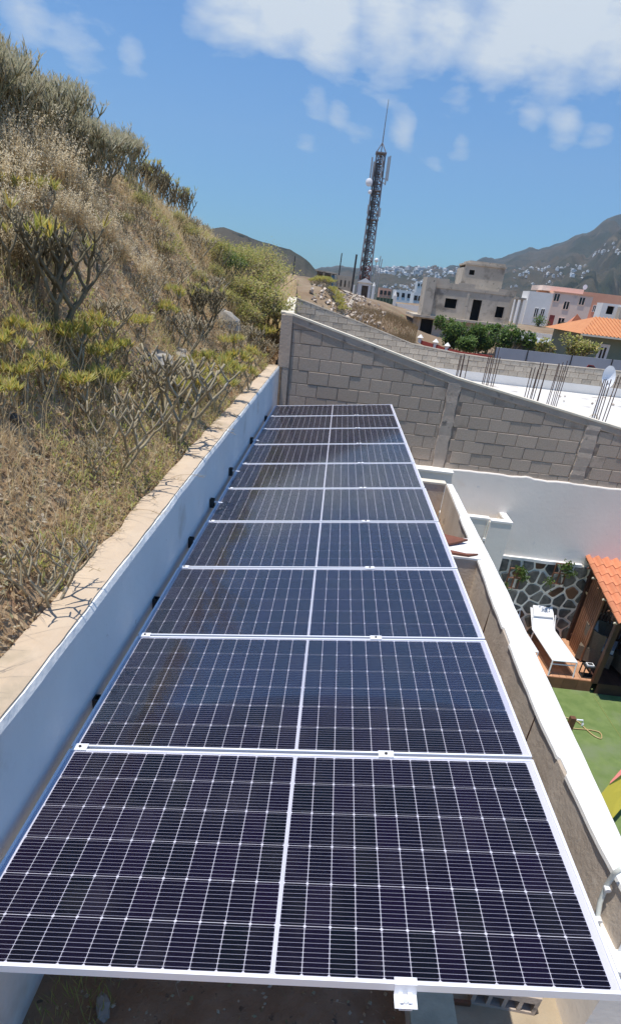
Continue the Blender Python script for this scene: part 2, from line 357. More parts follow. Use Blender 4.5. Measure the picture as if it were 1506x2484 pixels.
# ------------------------------------------------------------------ terrain
def bank_x0(y): return interp(y, [-5, 11.6, 13, 29, 60, 100], [-.25, -.25, -.16, -1.10, -3.2, -6])
def bank_z0(y): return interp(y, [-5, 1, 11.6, 12.5, 20, 29, 60, 100], [.42, .42, .52, .75, 1.1, 1.3, 2.2, 3.0])
def crest_x(y): return interp(y, [-5, 6, 10, 13, 16, 22, 28, 40, 100], [-2.35, -2.3, -2.42, -2.57, -2.6, -2.95, -3.1, -4.2, -9])
def crest_z(y): return interp(y, [-5, 6, 10, 13, 16, 22, 28, 40, 60, 100], [2.85, 2.9, 2.93, 2.88, 2.7, 2.42, 2.15, 2.25, 2.7, 3.4])
def bank_h(x, y):
    a, b = bank_x0(y), crest_x(y); z0, z1 = bank_z0(y), crest_z(y)
    t = (a - x) / (a - b)
    if t < 0: return z0 - .06
    if t <= 1:
        q = t ** 0.92
        z = z0 + (z1 - z0) * (q - 0.06 * math.sin(2 * math.pi * q))
        amp = min(1, t * 4)
    else:
        z = z1 + .12 * (1 - math.exp(-(t - 1) * 2)) - .05 * (t - 1); amp = 1
    z += amp * (.38 * fbm(x * 1.1, y * .8, 4, 3) + .09 * fbm(x * 6, y * 6, 3, 9))
    return z
v = []; f = []
ys = np.concatenate([np.linspace(-3, 14, 150), np.linspace(14.3, 30, 50), np.linspace(31, 100, 40)])
ts = np.concatenate([np.linspace(-.02, 1.2, 46), np.linspace(1.35, 7, 12)])
for y in ys:
    a, b = bank_x0(y), crest_x(y)
    for t in ts:
        x = a - (a - b) * t; v.append((x, float(y), bank_h(x, float(y))))
nx = len(ts)
for j in range(len(ys) - 1):
    for i in range(nx - 1):
        k = j * nx + i; f.append((k, k + 1, k + nx + 1, k + nx))
me = bpy.data.meshes.new('hillside'); me.from_pydata(v, [], f); me.materials.append(M['bank']); me.polygons.foreach_set('use_smooth', [True] * len(f))
struct(link('hillside', me))

gc = [PYY(*q) for q in ((730, 722, 31), (860, 790, 31), (1010, 885, 31), (1200, 915, 31), (1506, 960, 31), (760, 695, 50), (800, 697, 85), (884, 729, 88), (900, 760, 50), (1015, 862, 43), (1085, 875, 43), (1195, 895, 42), (1300, 826, 72), (1380, 838, 68), (1262, 818, 73), (1000, 812, 42), (1010, 817, 64),
                       (1100, 885, 45), (1230, 852, 60), (1260, 802, 80), (1323, 792, 100), (1425, 800, 100), (1500, 838, 60), (950, 742, 95), (720, 668, 75), (1060, 735, 120), (830, 712, 70), (1600, 850, 60), (1700, 860, 100), (1380, 895, 48))]
gcn = np.array([(p.x, p.y, p.z) for p in gc])
def far_h(x, y):
    d2 = (gcn[:, 0] - x) ** 2 + ((gcn[:, 1] - y) * .8) ** 2 + 1.0
    wgt = d2 ** -1.6
    z = float((wgt * gcn[:, 2]).sum() / wgt.sum())
    return z + .5 * fbm(x * .35, y * .35, 4, 21) * min(1, (y - 29.5) / 8)
v = []; f = []
ys = np.linspace(29.35, 128, 100); xs = np.linspace(-22, 90, 110)
for y in ys:
    for x in xs:
        z = far_h(x, y); bx = bank_x0(y)
        if x < bx: z = min(z, bank_h(x, y) - .3) if x < bx - 1 else z - .05
        if y > 112: z -= (y - 112) * .25
        v.append((x, y, z))
nx = len(xs)
for j in range(len(ys) - 1):
    for i in range(nx - 1):
        k = j * nx + i; f.append((k, k + 1, k + nx + 1, k + nx))
me = bpy.data.meshes.new('ground'); me.from_pydata(v, [], f); me.materials.append(M['far_ground']); me.polygons.foreach_set('use_smooth', [True] * len(f))
struct(link('ground', me))

def azel(px, py):
    d = ray(px, py); return math.atan2(d[0], d[1]), d[2] / math.hypot(d[0], d[1])
ridge = [azel(*q) for q in ((-500, 520), (0, 560), (500, 600), (690, 640), (770, 648), (800, 645), (836, 640), (860, 648), (900, 646), (950, 643), (1002, 640.6), (1027, 647), (1073, 646), (1101, 635), (1132, 639), (1152, 627), (1176, 615),
                             (1203, 622), (1237, 615), (1270, 606), (1287, 597), (1327, 592), (1358, 582), (1385, 570), (1413, 557), (1443, 549), (1474, 524), (1506, 513), (1560, 500), (1650, 495), (1800, 520), (2200, 560))]
_as = np.linspace(ridge[0][0], ridge[-1][0], 700)
re_ = [interp(a, [q[0] for q in ridge], [q[1] for q in ridge]) + .010 * fbm(a * 60, 1.7, 5, 5) + .004 * abs(fbm(a * 160, 4.7, 3, 8)) for a in _as]; ra = list(_as)
def valley_z(a, r):
    R = 2600
    e = interp(a, ra, re_)
    zr = CW[2] + R * e
    t = (r - 110) / (R - 110)
    if r <= R:
        base = interp(t, [0, .06, .14, .3, .5, .75, 1], [-3 / max(zr, 1), -7 / max(zr, 1), -4 / max(zr, 1), .13, .33, .62, 1.0]) * zr
        amp = math.sin(math.pi * min(1, t)) * 1.0
        n = fbm(a * 16, r / 260, 5, 50) + .6 * abs(fbm(a * 40, r / 120, 4, 60))
        base += n * zr * .42 * amp
        cap = CW[2] + r * e * .985 - 3          # slopes stay below the ridge line behind them
        return min(base, max(cap, -8))
    return zr - (r - R) * .35
v = []; f = []
As = np.linspace(-.75, .95, 420); Rs = np.concatenate([np.linspace(110, 600, 16), np.linspace(640, 2600, 46), np.array([2700, 3000, 3600])])
for r in Rs:
    for a in As:
        v.append((CW[0] + r * math.sin(a), CW[1] + r * math.cos(a), valley_z(a, r)))
nx = len(As)
for j in range(len(Rs) - 1):
    for i in range(nx - 1):
        k = j * nx + i; f.append((k, k + 1, k + nx + 1, k + nx))
me = bpy.data.meshes.new('hills'); me.from_pydata(v, [], f); me.materials.append(M['hill']); me.polygons.foreach_set('use_smooth', [True] * len(f))
struct(link('hills', me))
# nearer grey hill on the left
sil = [(440, 620), (480, 570), (504, 554), (544, 550), (585, 566), (610, 577), (635, 585), (670, 595), (705, 605), (741, 628), (752, 638), (762, 650), (785, 672), (800, 700)]
sa = [azel(*q) for q in sil]
v = []; f = []; R0 = 420; n1 = 90
for j, k in enumerate(np.linspace(-1, 1, 25)):
    for i in range(n1):
        a = sa[0][0] + (sa[-1][0] - sa[0][0]) * i / (n1 - 1); e = interp(a, [q[0] for q in sa], [q[1] for q in sa])
        zr = CW[2] + R0 * e + 10; hgt = zr * (1 - abs(k) ** 1.3) - 10
        r = R0 + k * 150
        hgt += fbm(a * 90, r / 40, 4, 80) * 7 * (1 - abs(k)) * min(1, abs(k) * 5 + .1)
        if k != 0: hgt = min(hgt, CW[2] + r * e - .4)
        v.append((CW[0] + r * math.sin(a), CW[1] + r * math.cos(a), hgt))
for j in range(24):
    for i in range(n1 - 1):
        k = j * n1 + i; f.append((k, k + 1, k + n1 + 1, k + n1))
me = bpy.data.meshes.new('hill'); me.from_pydata(v, [], f); me.materials.append(M['hill']); me.polygons.foreach_set('use_smooth', [True] * len(f))
struct(link('hill', me))
b = MB(); b.add([(-9000, -3000, -9), (9000, -3000, -9), (9000, 12000, -9), (-9000, 12000, -9)], [(0, 1, 2, 3)])
struct(b.build('earth', M['far_ground']))

# ------------------------------------------------------------------ court ground pieces
def sheet(name, x0, x1, y0, y1, z, m, nx=24, ny=40, amp=.03, sc=3, seed=1, kind='structure'):
    v = []; f = []
    for j in range(ny + 1):
        for i in range(nx + 1):
            x = x0 + (x1 - x0) * i / nx; y = y0 + (y1 - y0) * j / ny; v.append((x, y, z + amp * 2 * fbm(x * sc, y * sc, 4, seed)))
    for j in range(ny):
        for i in range(nx):
            k = j * (nx + 1) + i; f.append((k, k + 1, k + nx + 2, k + nx + 1))
    me = bpy.data.meshes.new(name); me.from_pydata(v, [], f); me.materials.append(m); me.polygons.foreach_set('use_smooth', [True] * len(f))
    o = link(name, me); o['kind'] = kind; return o
sheet('soil_bed', -.06, 1.72, -2.5, 11.6, -1.07, M['soil'], 40, 160, .05, 3)
sheet('planter_soil', 1.92, 3.0, 5.72, 8.15, -1.02, M['soil'], 24, 40, .06, 4)
sheet('concrete_floor', 1.92, 3.4, -2.5, 5.72, -1.42, M['beige_floor'], 20, 60, .006, 3)
sheet('yard_floor', 2.6, 14, -2.5, 11.7, -4.70, M['beige_floor'], 4, 4, 0, 3)
sheet('lawn', 3.2, 10.5, 3.2, 9.98, -4.65, M['turf'], 60, 60, .006, 2)

# ------------------------------------------------------------------ left garden wall
def jag(seed, y, amp): return amp * (fbm(y * 2.3, seed, 5, seed) * 2)
gw = thing('garden_wall', 'long white garden wall with cream top between the planted bank and the solar panels', 'wall', (0, 0, 0))
v = []; f = []
ysw = np.linspace(-2.2, 11.62, 300)
def wt(y): return interp(y, [-3, 1, 3.5, 11.6], [.445, .445, .50, .575])
for y in ysw:
    xf = -.052 + jag(5, y, .006); zt = wt(y) - .006 + jag(9, y * 2, .004)
    v += [(xf, y, -1.3), (xf, y, zt - .03), (xf - .012 - abs(jag(31, y * 3, .007)), y, zt), (-.16, y, zt), (-.235, y, zt - .01), (-.235, y, -1.3)]
for j in range(len(ysw) - 1):
    for i in range(5):
        k = j * 6 + i; f.append((k, k + 6, k + 7, k + 1))
f += [(0, 1, 2, 3, 4, 5), tuple(6 * (len(ysw) - 1) + k for k in (5, 4, 3, 2, 1, 0))]
me = bpy.data.meshes.new('wall_body'); me.from_pydata(v, [], f); me.materials.append(M['white_shade']); link('wall_body', me, gw)
v = []; f = []
for y in ysw:
    z = wt(y) + .004; xi = -.072 - abs(jag(12, y * 1.5, .012)); xo = -.262 + jag(17, y, .03)
    v += [(xi, y, z - .02), (xi, y, z), (xi - .08, y, z + .006 + jag(22, y * 3, .004)), (xo, y, z + jag(23, y * 2, .008)), (xo - .01, y, z - .12)]
for j in range(len(ysw) - 1):
    for i in range(4):
        k = j * 5 + i; f.append((k, k + 5, k + 6, k + 1))
me = bpy.data.meshes.new('wall_top'); me.from_pydata(v, [], f); me.materials.append(M['screed']); link('wall_top', me, gw)

# ------------------------------------------------------------------ block walls
def clip_poly(poly, a, b, c):      # keep a*u+b*v<=c
    out = []
    for i in range(len(poly)):
        p, q = poly[i], poly[(i + 1) % len(poly)]
        dp = a * p[0] + b * p[1] - c; dq = a * q[0] + b * q[1] - c
        if dp <= 0: out.append(p)
        if (dp < 0 < dq) or (dq < 0 < dp):
            t = dp / (dp - dq); out.append((p[0] + (q[0] - p[0]) * t, p[1] + (q[1] - p[1]) * t))
    return out
def area(p): return abs(sum(p[i][0] * p[(i + 1) % len(p)][1] - p[(i + 1) % len(p)][0] * p[i][1] for i in range(len(p)))) / 2
def poly_mesh(name, poly, depth, m, bev=.004, seed=0):
    # polygon (u,v) in the x-z plane, front towards -y with a small bevel
    r = random.Random(seed); n = len(poly)
    cx = sum(p[0] for p in poly) / n; cz = sum(p[1] for p in poly) / n
    fr = [(cx + (p[0] - cx) * (1 - 2 * bev / max(.05, abs(p[0] - cx) + .02)), -depth, cz + (p[1] - cz) * (1 - 2 * bev / max(.05, abs(p[1] - cz) + .02))) for p in poly]
    fb = [(p[0], -depth + bev, p[1]) for p in poly]; bk = [(p[0], .02, p[1]) for p in poly]
    fs = [tuple(range(n))]
    for i in range(n):
        j = (i + 1) % n; fs.append((i, n + i, n + j, j)); fs.append((n + i, 2 * n + i, 2 * n + j, n + j))
    me = bpy.data.meshes.new(name); me.from_pydata(fr + fb + bk, [], fs); me.materials.append(m); me.update(); return me

def block_wall(parent, x0, x1, z0, toppts, bw, bh, m, joint=.010, skip=(), off0=0.0, rows=12, dx=.0, proud=.008, seed=3, slope=0.0):
    """courses of blocks on the plane y=0 of the parent, clipped under the polyline toppts"""
    shared = [poly_mesh('concrete_block', [(0, 0), (bw - joint, 0), (bw - joint, bh - joint), (0, bh - joint)], proud * (1 + .25 * k), m, .004, k) for k in range(-1, 3)]
    r = random.Random(seed); cnt = 0
    tx = [p[0] for p in toppts]; tz = [p[1] for p in toppts]
    for row in range(rows):
        zb = z0 + row * bh; x = x0 - (bw / 2 if row % 2 else 0) - off0
        while x < x1:
            xa, xb = max(x, x0), min(x + bw - joint, x1); x += bw
            if xb - xa < .05: continue
            sk = False
            for (sa_, sb_) in skip:
                if xa >= sa_ and xb <= sb_: sk = True
                elif xa < sa_ < xb: xb = sa_ - .004
                elif xa < sb_ < xb: xa = sb_ + .004
            if sk or xb - xa < .05: continue
            t0, t1 = interp(xa, tx, tz), interp(xb, tx, tz)
            if max(t0, t1) <= zb + .04: continue
            if min(t0, t1) >= zb + bh - joint and abs((xb - xa) - (bw - joint)) < 1e-3:
                o = link('concrete_block', shared[r.randrange(4)], parent, (xa + r.uniform(-.003, .003), r.uniform(-.004, .003), zb + r.uniform(-.003, .003)))
            else:
                poly = [(xa, zb), (xb, zb), (xb, zb + bh - joint), (xa, zb + bh - joint)]
                sl_ = (t1 - t0) / (xb - xa)
                poly = clip_poly(poly, -sl_, 1, t0 - sl_ * xa)
                if len(poly) < 3 or area(poly) < .002: continue
                o = link('concrete_block', poly_mesh('concrete_block', poly, proud, m, .004, cnt), parent)
            cnt += 1
    return cnt

YB = 11.60
bw1 = thing('block_wall', 'grey concrete block wall with sloping cream coping at the far end of the solar panels', 'wall', (0, YB, 0), math.radians(-1.0))
top1 = [(-.02, 1.47), (.12, 1.47), (1.594, 1.14), (3.305, .735), (6.65, .185), (9.5, -.2)]
def shift_top(pts, d): return [(p[0], p[1] + d) for p in pts]
b = MB()
# backing of mortar
xs = [p[0] for p in top1]
for i in range(len(top1) - 1):
    (xa, za), (xb, zb) = top1[i], top1[i + 1]
    b.prism([(xa, .0, -1.2), (xb, .0, -1.2), (xb, .0, zb - .03), (xa, .0, za - .03)], None, (0, .19, 0))
b.build('mortar', M['mortar'], bw1)
colspans = [(3.16, 3.42), (5.92, 6.22)]
nb = block_wall(bw1, .145, 9.4, -1.06, shift_top(top1, -.125), .4, .2285, M['block'], skip=colspans, rows=12, off0=-.16 + .2)
for (ca, cb) in colspans:
    b = MB(); n = 14; zt = interp((ca + cb) / 2, [p[0] for p in top1], [p[1] for p in top1]) - .1
    L = []; Rr = []
    for k in range(n + 1):
        z = -1.04 + (zt + 1.04) * k / n; L.append((ca + rnd.uniform(-.018, .018), z)); Rr.append((cb + rnd.uniform(-.018, .018), z))
    vs = []; fs = []
    for k in range(n + 1):
        yo = -.022 + rnd.uniform(-.006, .006)
        vs += [(L[k][0], .01, L[k][1]), (L[k][0] + .02, yo, L[k][1]), (Rr[k][0] - .02, yo, Rr[k][1]), (Rr[k][0], .01, Rr[k][1])]
    for k in range(n):
        for i in range(3): q = k * 4 + i; fs.append((q, q + 1, q + 5, q + 4))
    b.add(vs, fs); b.build('concrete_column', M['poured'], bw1)
b = MB()   # strip of poured concrete under the coping
for i in range(1, len(top1) - 1):
    (xa, za), (xb, zb) = top1[i], top1[i + 1]
    b.prism([(xa, -.020, za - .145 + rnd.uniform(-.01, .01)), (xb, -.020, zb - .145), (xb, -.020, zb - .032), (xa, -.020, za - .032)], None, (0, .05, 0))
b.build('concrete_band', M['poured'], bw1)
b = MB()
for i in range(len(top1) - 1):
    (xa, za), (xb, zb) = top1[i], top1[i + 1]
    b.prism([(xa, -.030, za - .033), (xb, -.030, zb - .033), (xb, -.030, zb), (xa, -.030, za)], None, (0, .245, 0))
b.build('coping', M['cream'], bw1)
# end post, two steps wide as in the photo
b = MB(); b.bx(-.085, .125, -.045, .17, .56, 1.435); b.bx(.0, .118, -.041, .17, -1.2, .558)
b.build('post', M['poured'], bw1)

# side wall running up the slope to the second block wall
side = thing('block_wall', 'grey block side wall with cream top joining the two block walls beside the bank', 'wall', (0, 0, 0))
A = Vector((.02, YB + .2, 0)); Bp = Vector((-1.1, 29.0, 0))
b = MB()
b.add([(A.x + .1, A.y, -1.1), (A.x + .1, A.y, 1.44), (Bp.x + .1, Bp.y, 1.42), (Bp.x + .1, Bp.y, -1.1), (A.x - .12, A.y, -1.1), (A.x - .12, A.y, 1.44), (Bp.x - .12, Bp.y, 1.42), (Bp.x - .12, Bp.y, -1.1)],
      [(0, 3, 2, 1), (4, 5, 6, 7), (0, 1, 5, 4), (3, 7, 6, 2)])
b.build('wall_body', M['poured'], side)
b = MB()
b.add([(A.x + .1, A.y, 1.441), (Bp.x + .1, Bp.y, 1.421), (Bp.x - .22, Bp.y, 1.421), (A.x - .14, A.y, 1.441), (A.x + .1, A.y, 1.475), (Bp.x + .1, Bp.y, 1.45), (Bp.x - .22, Bp.y, 1.45), (A.x - .14, A.y, 1.475)],
      [(0, 3, 2, 1), (4, 5, 6, 7), (0, 1, 5, 4), (1, 2, 6, 5), (2, 3, 7, 6), (3, 0, 4, 7)])
b.build('coping', M['cream'], side)

bw2 = thing('block_wall', 'second weathered block wall behind the bright roof slab, painted white along its foot', 'wall', (0, 29.0, 0))
top2 = [(-1.1, 1.44), (1.5, .86), (4.225, .19), (6.3, .02), (8, -.03), (13.5, .05), (19, .10)]
b = MB()
for i in range(len(top2) - 1):
    (xa, za), (xb, zb) = top2[i], top2[i + 1]
    b.prism([(xa, 0, -1.2), (xb, 0, -1.2), (xb, 0, zb - .02), (xa, 0, za - .02)], None, (0, .18, 0))
b.build('mortar', M['mortar'], bw2)
block_wall(bw2, -1.08, 16.2, -.62, shift_top(top2, -.03), .41, .215, M['block_far'], joint=.016, rows=10, off0=.1, proud=.02, skip=[(9.6, 9.95), (14.0, 14.4)])
b = MB(); b.bx(9.6, 9.95, -.03, .0, -.62, -.05); b.bx(14.0, 14.4, -.03, .0, -.62, .0); b.build('concrete_column', M['poured_far'], bw2)
b = MB(); b.bx(-1.08, 19, -.035, -.001, -1.05, -.628); b.build('painted_foot', M['white_house'], bw2)
b = MB()
for i in range(len(top2) - 1):
    (xa, za), (xb, zb) = top2[i], top2[i + 1]
    b.prism([(xa, -.03, za - .02), (xb, -.03, zb - .02), (xb, -.03, zb + .02), (xa, -.03, za + .02)], None, (0, .24, 0))
b.build('coping', M['poured_far'], bw2)
b = MB(); b.bx(.3, 25, YB + .22, 28.9, -1.25, -1.0)
struct(b.build('roof_slab', M['slab']))

# ------------------------------------------------------------------ yard back wall
yw = thing('yard_wall', 'tall white rendered wall of the yard below the block wall', 'wall', (0, YB, 0), math.radians(-1.0))
b = MB()
n = 90; vs = []; fs = []
for i in range(n + 1):
    x = 2.4 + 8 * i / n; zt = -.945 + jag(41, x * 2.2, .025) + (.03 if abs(x - 5.1) < .06 else 0)
    vs += [(x, -.055, -4.8), (x, -.055, zt - .02), (x, -.045, zt), (x, .01, zt + .004)]
for i in range(n):
    for k in range(3): q = i * 4 + k; fs.append((q, q + 4, q + 5, q + 1))
b.add(vs, fs); b.build('wall_body', M['yard_white'], yw)
# projecting ledge wall at the end of the planter
pw = thing('ledge_wall', 'low white wall with bright top joining the planter to the yard wall', 'wall')
b = MB(); b.bx(2.55, 3.56, 11.25, 11.54, -4.8, -.99); b.build('wall_body', M['yard_white'], pw)
b = MB(); b.bx(2.53, 3.575, 11.23, 11.545, -.988, -.955); b.build('wall_top', M['white_bright'], pw)
# open service box
sb = thing('service_box', 'open white masonry box standing against the tall yard wall', 'enclosure')
b = MB()
b.bx(3.2, 4.42, 10.95, 11.10, -4.8, -1.74); b.bx(4.42, 4.86, 10.85, 11.0, -4.8, -1.74); b.bx(4.74, 4.86, 11.0, 11.54, -4.8, -1.74)
b.build('wall_body', M['yard_white'], sb)
b = MB(); b.bx(3.2, 4.43, 10.94, 11.11, -1.738, -1.70); b.bx(4.43, 4.87, 10.84, 11.01, -1.738, -1.70); b.bx(4.73, 4.87, 11.01, 11.54, -1.738, -1.70)
b.build('wall_top', M['white_bright'], sb)
b = MB(); b.bx(3.2, 4.74, 11.1, 11.53, -2.1, -2.0); b.build('box_floor', M['cream'], sb)
wp = thing('drain_pipe', 'thin white pipe running down beside the open masonry box', 'pipe')
b = MB(); b.tube([(4.40, 10.92, -1.76), (4.40, 10.90, -2.2), (4.38, 10.90, -3.4), (4.38, 10.9, -4.7)], .014, 8); b.build('pipe', M['pvc'], wp)
b = MB(); b.box((4.40, 10.885, -2.12), (.03, .02, .025)); b.build('pipe_cap', M['metal_white'], wp)

# ------------------------------------------------------------------ parapet on the right of the panels
par = thing('parapet_wall', 'rough brown plastered parapet with blinding white painted top right of the solar panels', 'wall')
def pin(y): return interp(y, [-1, .8, 1.3, 2.4, 4, 5.2, 8.2], [2.72, 2.70, 2.665, 2.655, 2.71, 2.775, 2.86])
def pout(y): return interp(y, [-1, .8, 1.45, 2.8, 4.6, 7.2, 8.2], [2.80, 2.795, 2.805, 2.85, 2.915, 2.94, 2.95])
def parapet(y0, y1):
    v = []; f = []; Y = np.linspace(y0, y1, int((y1 - y0) * 26))
    for y in Y:
        xi = pin(y) + jag(51, y * .8, .004); xo = pout(y)
        v += [(xi + .012, y, -1.6), (xi + jag(52, y * 2, .008), y, -.9), (xi, y, -.425), (xi + .01, y, -.408), (xo - .01, y, -.408), (xo, y, -.42), (xo, y, -4.8)]
    for j in range(len(Y) - 1):
        for i in range(6): k = j * 7 + i; f.append((k, k + 1, k + 8, k + 7))
    f.append((0, 6, 5, 4, 3, 2, 1)); e = 7 * (len(Y) - 1); f.append(tuple(e + k for k in range(7)))
    return v, f
b = MB(); v, f = parapet(.82, 8.14); b.add(v, f); b.build('wall_body', M['plaster'], par)
v = []; f = []; Y = np.linspace(.81, 8.15, 340)
for y in Y:
    step = .016 if (1.75 < y < 1.9 or 3.3 < y < 3.6 or y > 6.6) else 0
    xi = pin(y) - .012 + jag(61, y * 1.8, .006) + step; xo = pout(y) + .012 + jag(63, y * 1.1, .006)
    v += [(xi, y, -.422), (xi + .004, y, -.400), (xo - .01, y, -.400 + jag(64, y * 2, .004)), (xo, y, -.412), (xo, y, -2.2)]
for j in range(len(Y) - 1):
    for i in range(4): k = j * 5 + i; f.append((k, k + 1, k + 6, k + 5))
f.append((0, 4, 3, 2, 1))
b = MB(); b.add(v, f); b.build('painted_top', M['white_bright'], par)
b = MB()
b.tube([(2.655, 2.372, -.42), (2.648, 2.372, -.72)], .006, 4); b.tube([(2.722, 4.12, -.42), (2.716, 4.13, -.75)], .007, 4)
b.build('seam', M['wood_dark'], par)  # thin dark strips standing in for bar shadows down the inner face
cw = thing('cross_wall', 'short plastered cross wall with white top dividing the planter from the walkway', 'wall')
b = MB(); b.bx(1.93, 2.79, 5.13, 5.73, -1.6, -.412); b.build('wall_body', M['plaster'], cw)
b = MB(); b.bx(1.93, 2.80, 5.12, 5.74, -.410, -.388); b.build('painted_top', M['white_bright'], cw)
ew = thing('planter_wall', 'low end wall with cream top closing the planter at its far side', 'wall')
b = MB(); b.bx(1.9, 2.85, 8.15, 8.30, -1.4, -.43); b.build('wall_body', M['plaster'], ew)
b = MB(); b.bx(1.89, 2.86, 8.14, 8.31, -.428, -.40); b.build('wall_top', M['cream'], ew)
lw = thing('low_wall', 'low rendered wall with grey cement top beside the soil bed under the panels', 'wall')
b = MB(); b.bx(1.72, 1.93, -2.5, 11.2, -1.6, -.972); b.build('wall_body', M['plaster'], lw)
b = MB(); b.bx(1.715, 1.935, -2.5, 11.2, -.970, -.95); b.build('wall_top', M['strip'], lw)
st = thing('stub_wall', 'short low wall with white top and grey side at the lower right corner', 'wall')
b = MB(); b.bx(2.68, 3.4, .72, .98, -1.6, -.712); b.build('wall_body', M['yard_white'], st)
b = MB(); b.bx(2.665, 3.4, .70, .995, -.71, -.685); b.build('wall_top', M['white_bright'], st)

# ------------------------------------------------------------------ solar array
UP = Vector((-0.117969, -0.00225, 0.993015)); UX = Vector((0.993017, -0.000267, 0.117969)); UY = UP.cross(UX).normalized()
UX = UX.normalized()
PM = Matrix((UX, UY, UP)).transposed().to_4x4()
def pmat(u, v_, w_=0.0):
    mm = PM.copy(); t = UX * u + UY * v_ + UP * w_; mm.translation = t; return mm
PWD, PDP, PT_ = 2.094, 1.038, .035
def chamfer_cell(dx, dy, ch=.006, z=0):
    return [(-dx + ch, -dy, z), (dx - ch, -dy, z), (dx, -dy + ch, z), (dx, dy - ch, z), (dx - ch, dy, z), (-dx + ch, dy, z), (-dx, dy - ch, z), (-dx, -dy + ch, z)]
b = MB(); top = chamfer_cell(.0410, .0828, .005, .0004); bot = chamfer_cell(.0410, .0828, .005, 0)
b.add(bot + top, [tuple(range(8, 16))] + [(i, (i + 1) % 8, 8 + (i + 1) % 8, 8 + i) for i in range(8)])
cell_me = b.mesh('solar_cell', M['cell'])
# frame: aluminium profile with a lip
b = MB()
def frame_bar(b, x0, x1, y0, y1): b.bx(x0, x1, y0, y1, -PT_, 0)
lip = .0105
b.bx(0, PWD, 0, lip, -PT_, 0); b.bx(0, PWD, PDP - lip, PDP, -PT_, 0)
b.bx(0, lip, lip, PDP - lip, -PT_, 0); b.bx(PWD - lip, PWD, lip, PDP - lip, -PT_, 0)
frame_me = b.mesh('frame', M['alu'])
b = MB(); b.bx(lip - .002, PWD - lip + .002, lip - .002, PDP - lip + .002, -.010, -.0060); back_me = b.mesh('backsheet', M['backsheet'])
b = MB(); b.bx(lip - .001, PWD - lip + .001, lip - .001, PDP - lip + .001, -.0038, -.0012)
glass_me = b.mesh('glass', M['glass'])
b = MB()
for dx in (-.0028, .0028): b.bx(PWD / 2 + dx - .0008, PWD / 2 + dx + .0008, .014, PDP - .014, -.0060, -.0056)
ribbon_me = b.mesh('ribbon', M['alu_dull'])
ordn = ['nearest solar panel, first of the row, its front edge along the bottom of the photo', 'second solar panel from the near end of the row', 'third solar panel from the near end of the row',
        'fourth solar panel from the near end of the row', 'fifth solar panel from the near end, beside the cross wall with brown slabs', 'sixth solar panel from the near end of the row', 'seventh solar panel, fourth from the block wall',
        'eighth solar panel, third from the block wall', 'ninth solar panel, second from the block wall', 'farthest solar panel, last of the row in front of the block wall']
xsx = []
for h in range(2):
    x0 = .0325 if h == 0 else PWD / 2 + .0062
    for k in range(12): xsx.append(x0 + .0408 + k * (.0816 + .0024))
ysy = [.0165 + .083 + k * (.166 + .0018) for k in range(6)]
for i in range(10):
    root = bpy.data.objects.new('solar_panel', None); COL.objects.link(root); root.matrix_world = pmat(rnd.uniform(-.003, .003), i * 1.058)
    tag(root, ordn[i], 'solar panel', 'solar panels mounted in one row')
    for nm, me in (('frame', frame_me), ('backsheet', back_me), ('glass', glass_me), ('ribbon', ribbon_me)): link(nm, me, root)
    for yy in ysy:
        for xx in xsx: link('solar_cell', cell_me, root, (xx, yy, -.0058))
# rails with clamps
def rail(u, label, clamps):
    r = bpy.data.objects.new('mounting_rail', None); COL.objects.link(r); r.matrix_world = pmat(u, 0); tag(r, label, 'rail', 'mounting rails under the panels')
    b = MB(); b.bx(-.02, .02, -.035, 10.6, -.078, -.074); b.bx(-.02, -.016, -.035, 10.6, -.074, -.040); b.bx(.016, .02, -.035, 10.6, -.074, -.040); b.bx(-.02, -.008, -.035, 10.6, -.040, -.036); b.bx(.008, .02, -.035, 10.6, -.040, -.036)
    b.build('rail', M['alu'], r)
    b = MB(); b.bx(-.034, .034, .0, .020, .0012, .004); b.bx(-.034, .034, -.004, -.001, -.05, .004); b.bx(-.034, .034, -.045, -.004, -.052, -.049)
    e = b.build('end_clamp', M['alu'], r)
    b = MB(); b.tube([(0, -.0250, -.050), (0, -.0250, -.040)], .009, 12); b.build('bolt', M['alu_dull'], e)
    b = MB(); b.bx(-.034, .034, -.022, .022, .0012, .0045); cm = b.mesh('mid_clamp', M['alu'])
    b = MB(); b.tube([(0, 0, .0045), (0, 0, .010)], .007, 10); bm_ = b.mesh('bolt', M['steel_dark'])
    for i in clamps: c = link('mid_clamp', cm, r, (0, i * 1.058 - .01, 0)); link('bolt', bm_, c)
    return r
rail(1.45, 'aluminium rail under the right half of the panels, clamp at front edge', range(1, 10))
rail(.047, 'aluminium mounting rail under the left edge of the panels', range(1, 10))
# legs below
for k, (u, v_) in enumerate(((1.45, 2.0), (1.45, 4.4), (1.45, 7.0), (1.45, 9.8))):
    q = UX * u + UY * v_
    lg = MB(); lg.bx(q.x - .02, q.x + .02, q.y - .02, q.y + .02, -1.1, q.z - .08)
    tag(lg.build('support_post', M['alu_dull']), ['aluminium support post under the front of the array', 'aluminium support post under the fourth panel', 'aluminium support post under the seventh panel', 'aluminium support post under the last panel'][k], 'post')
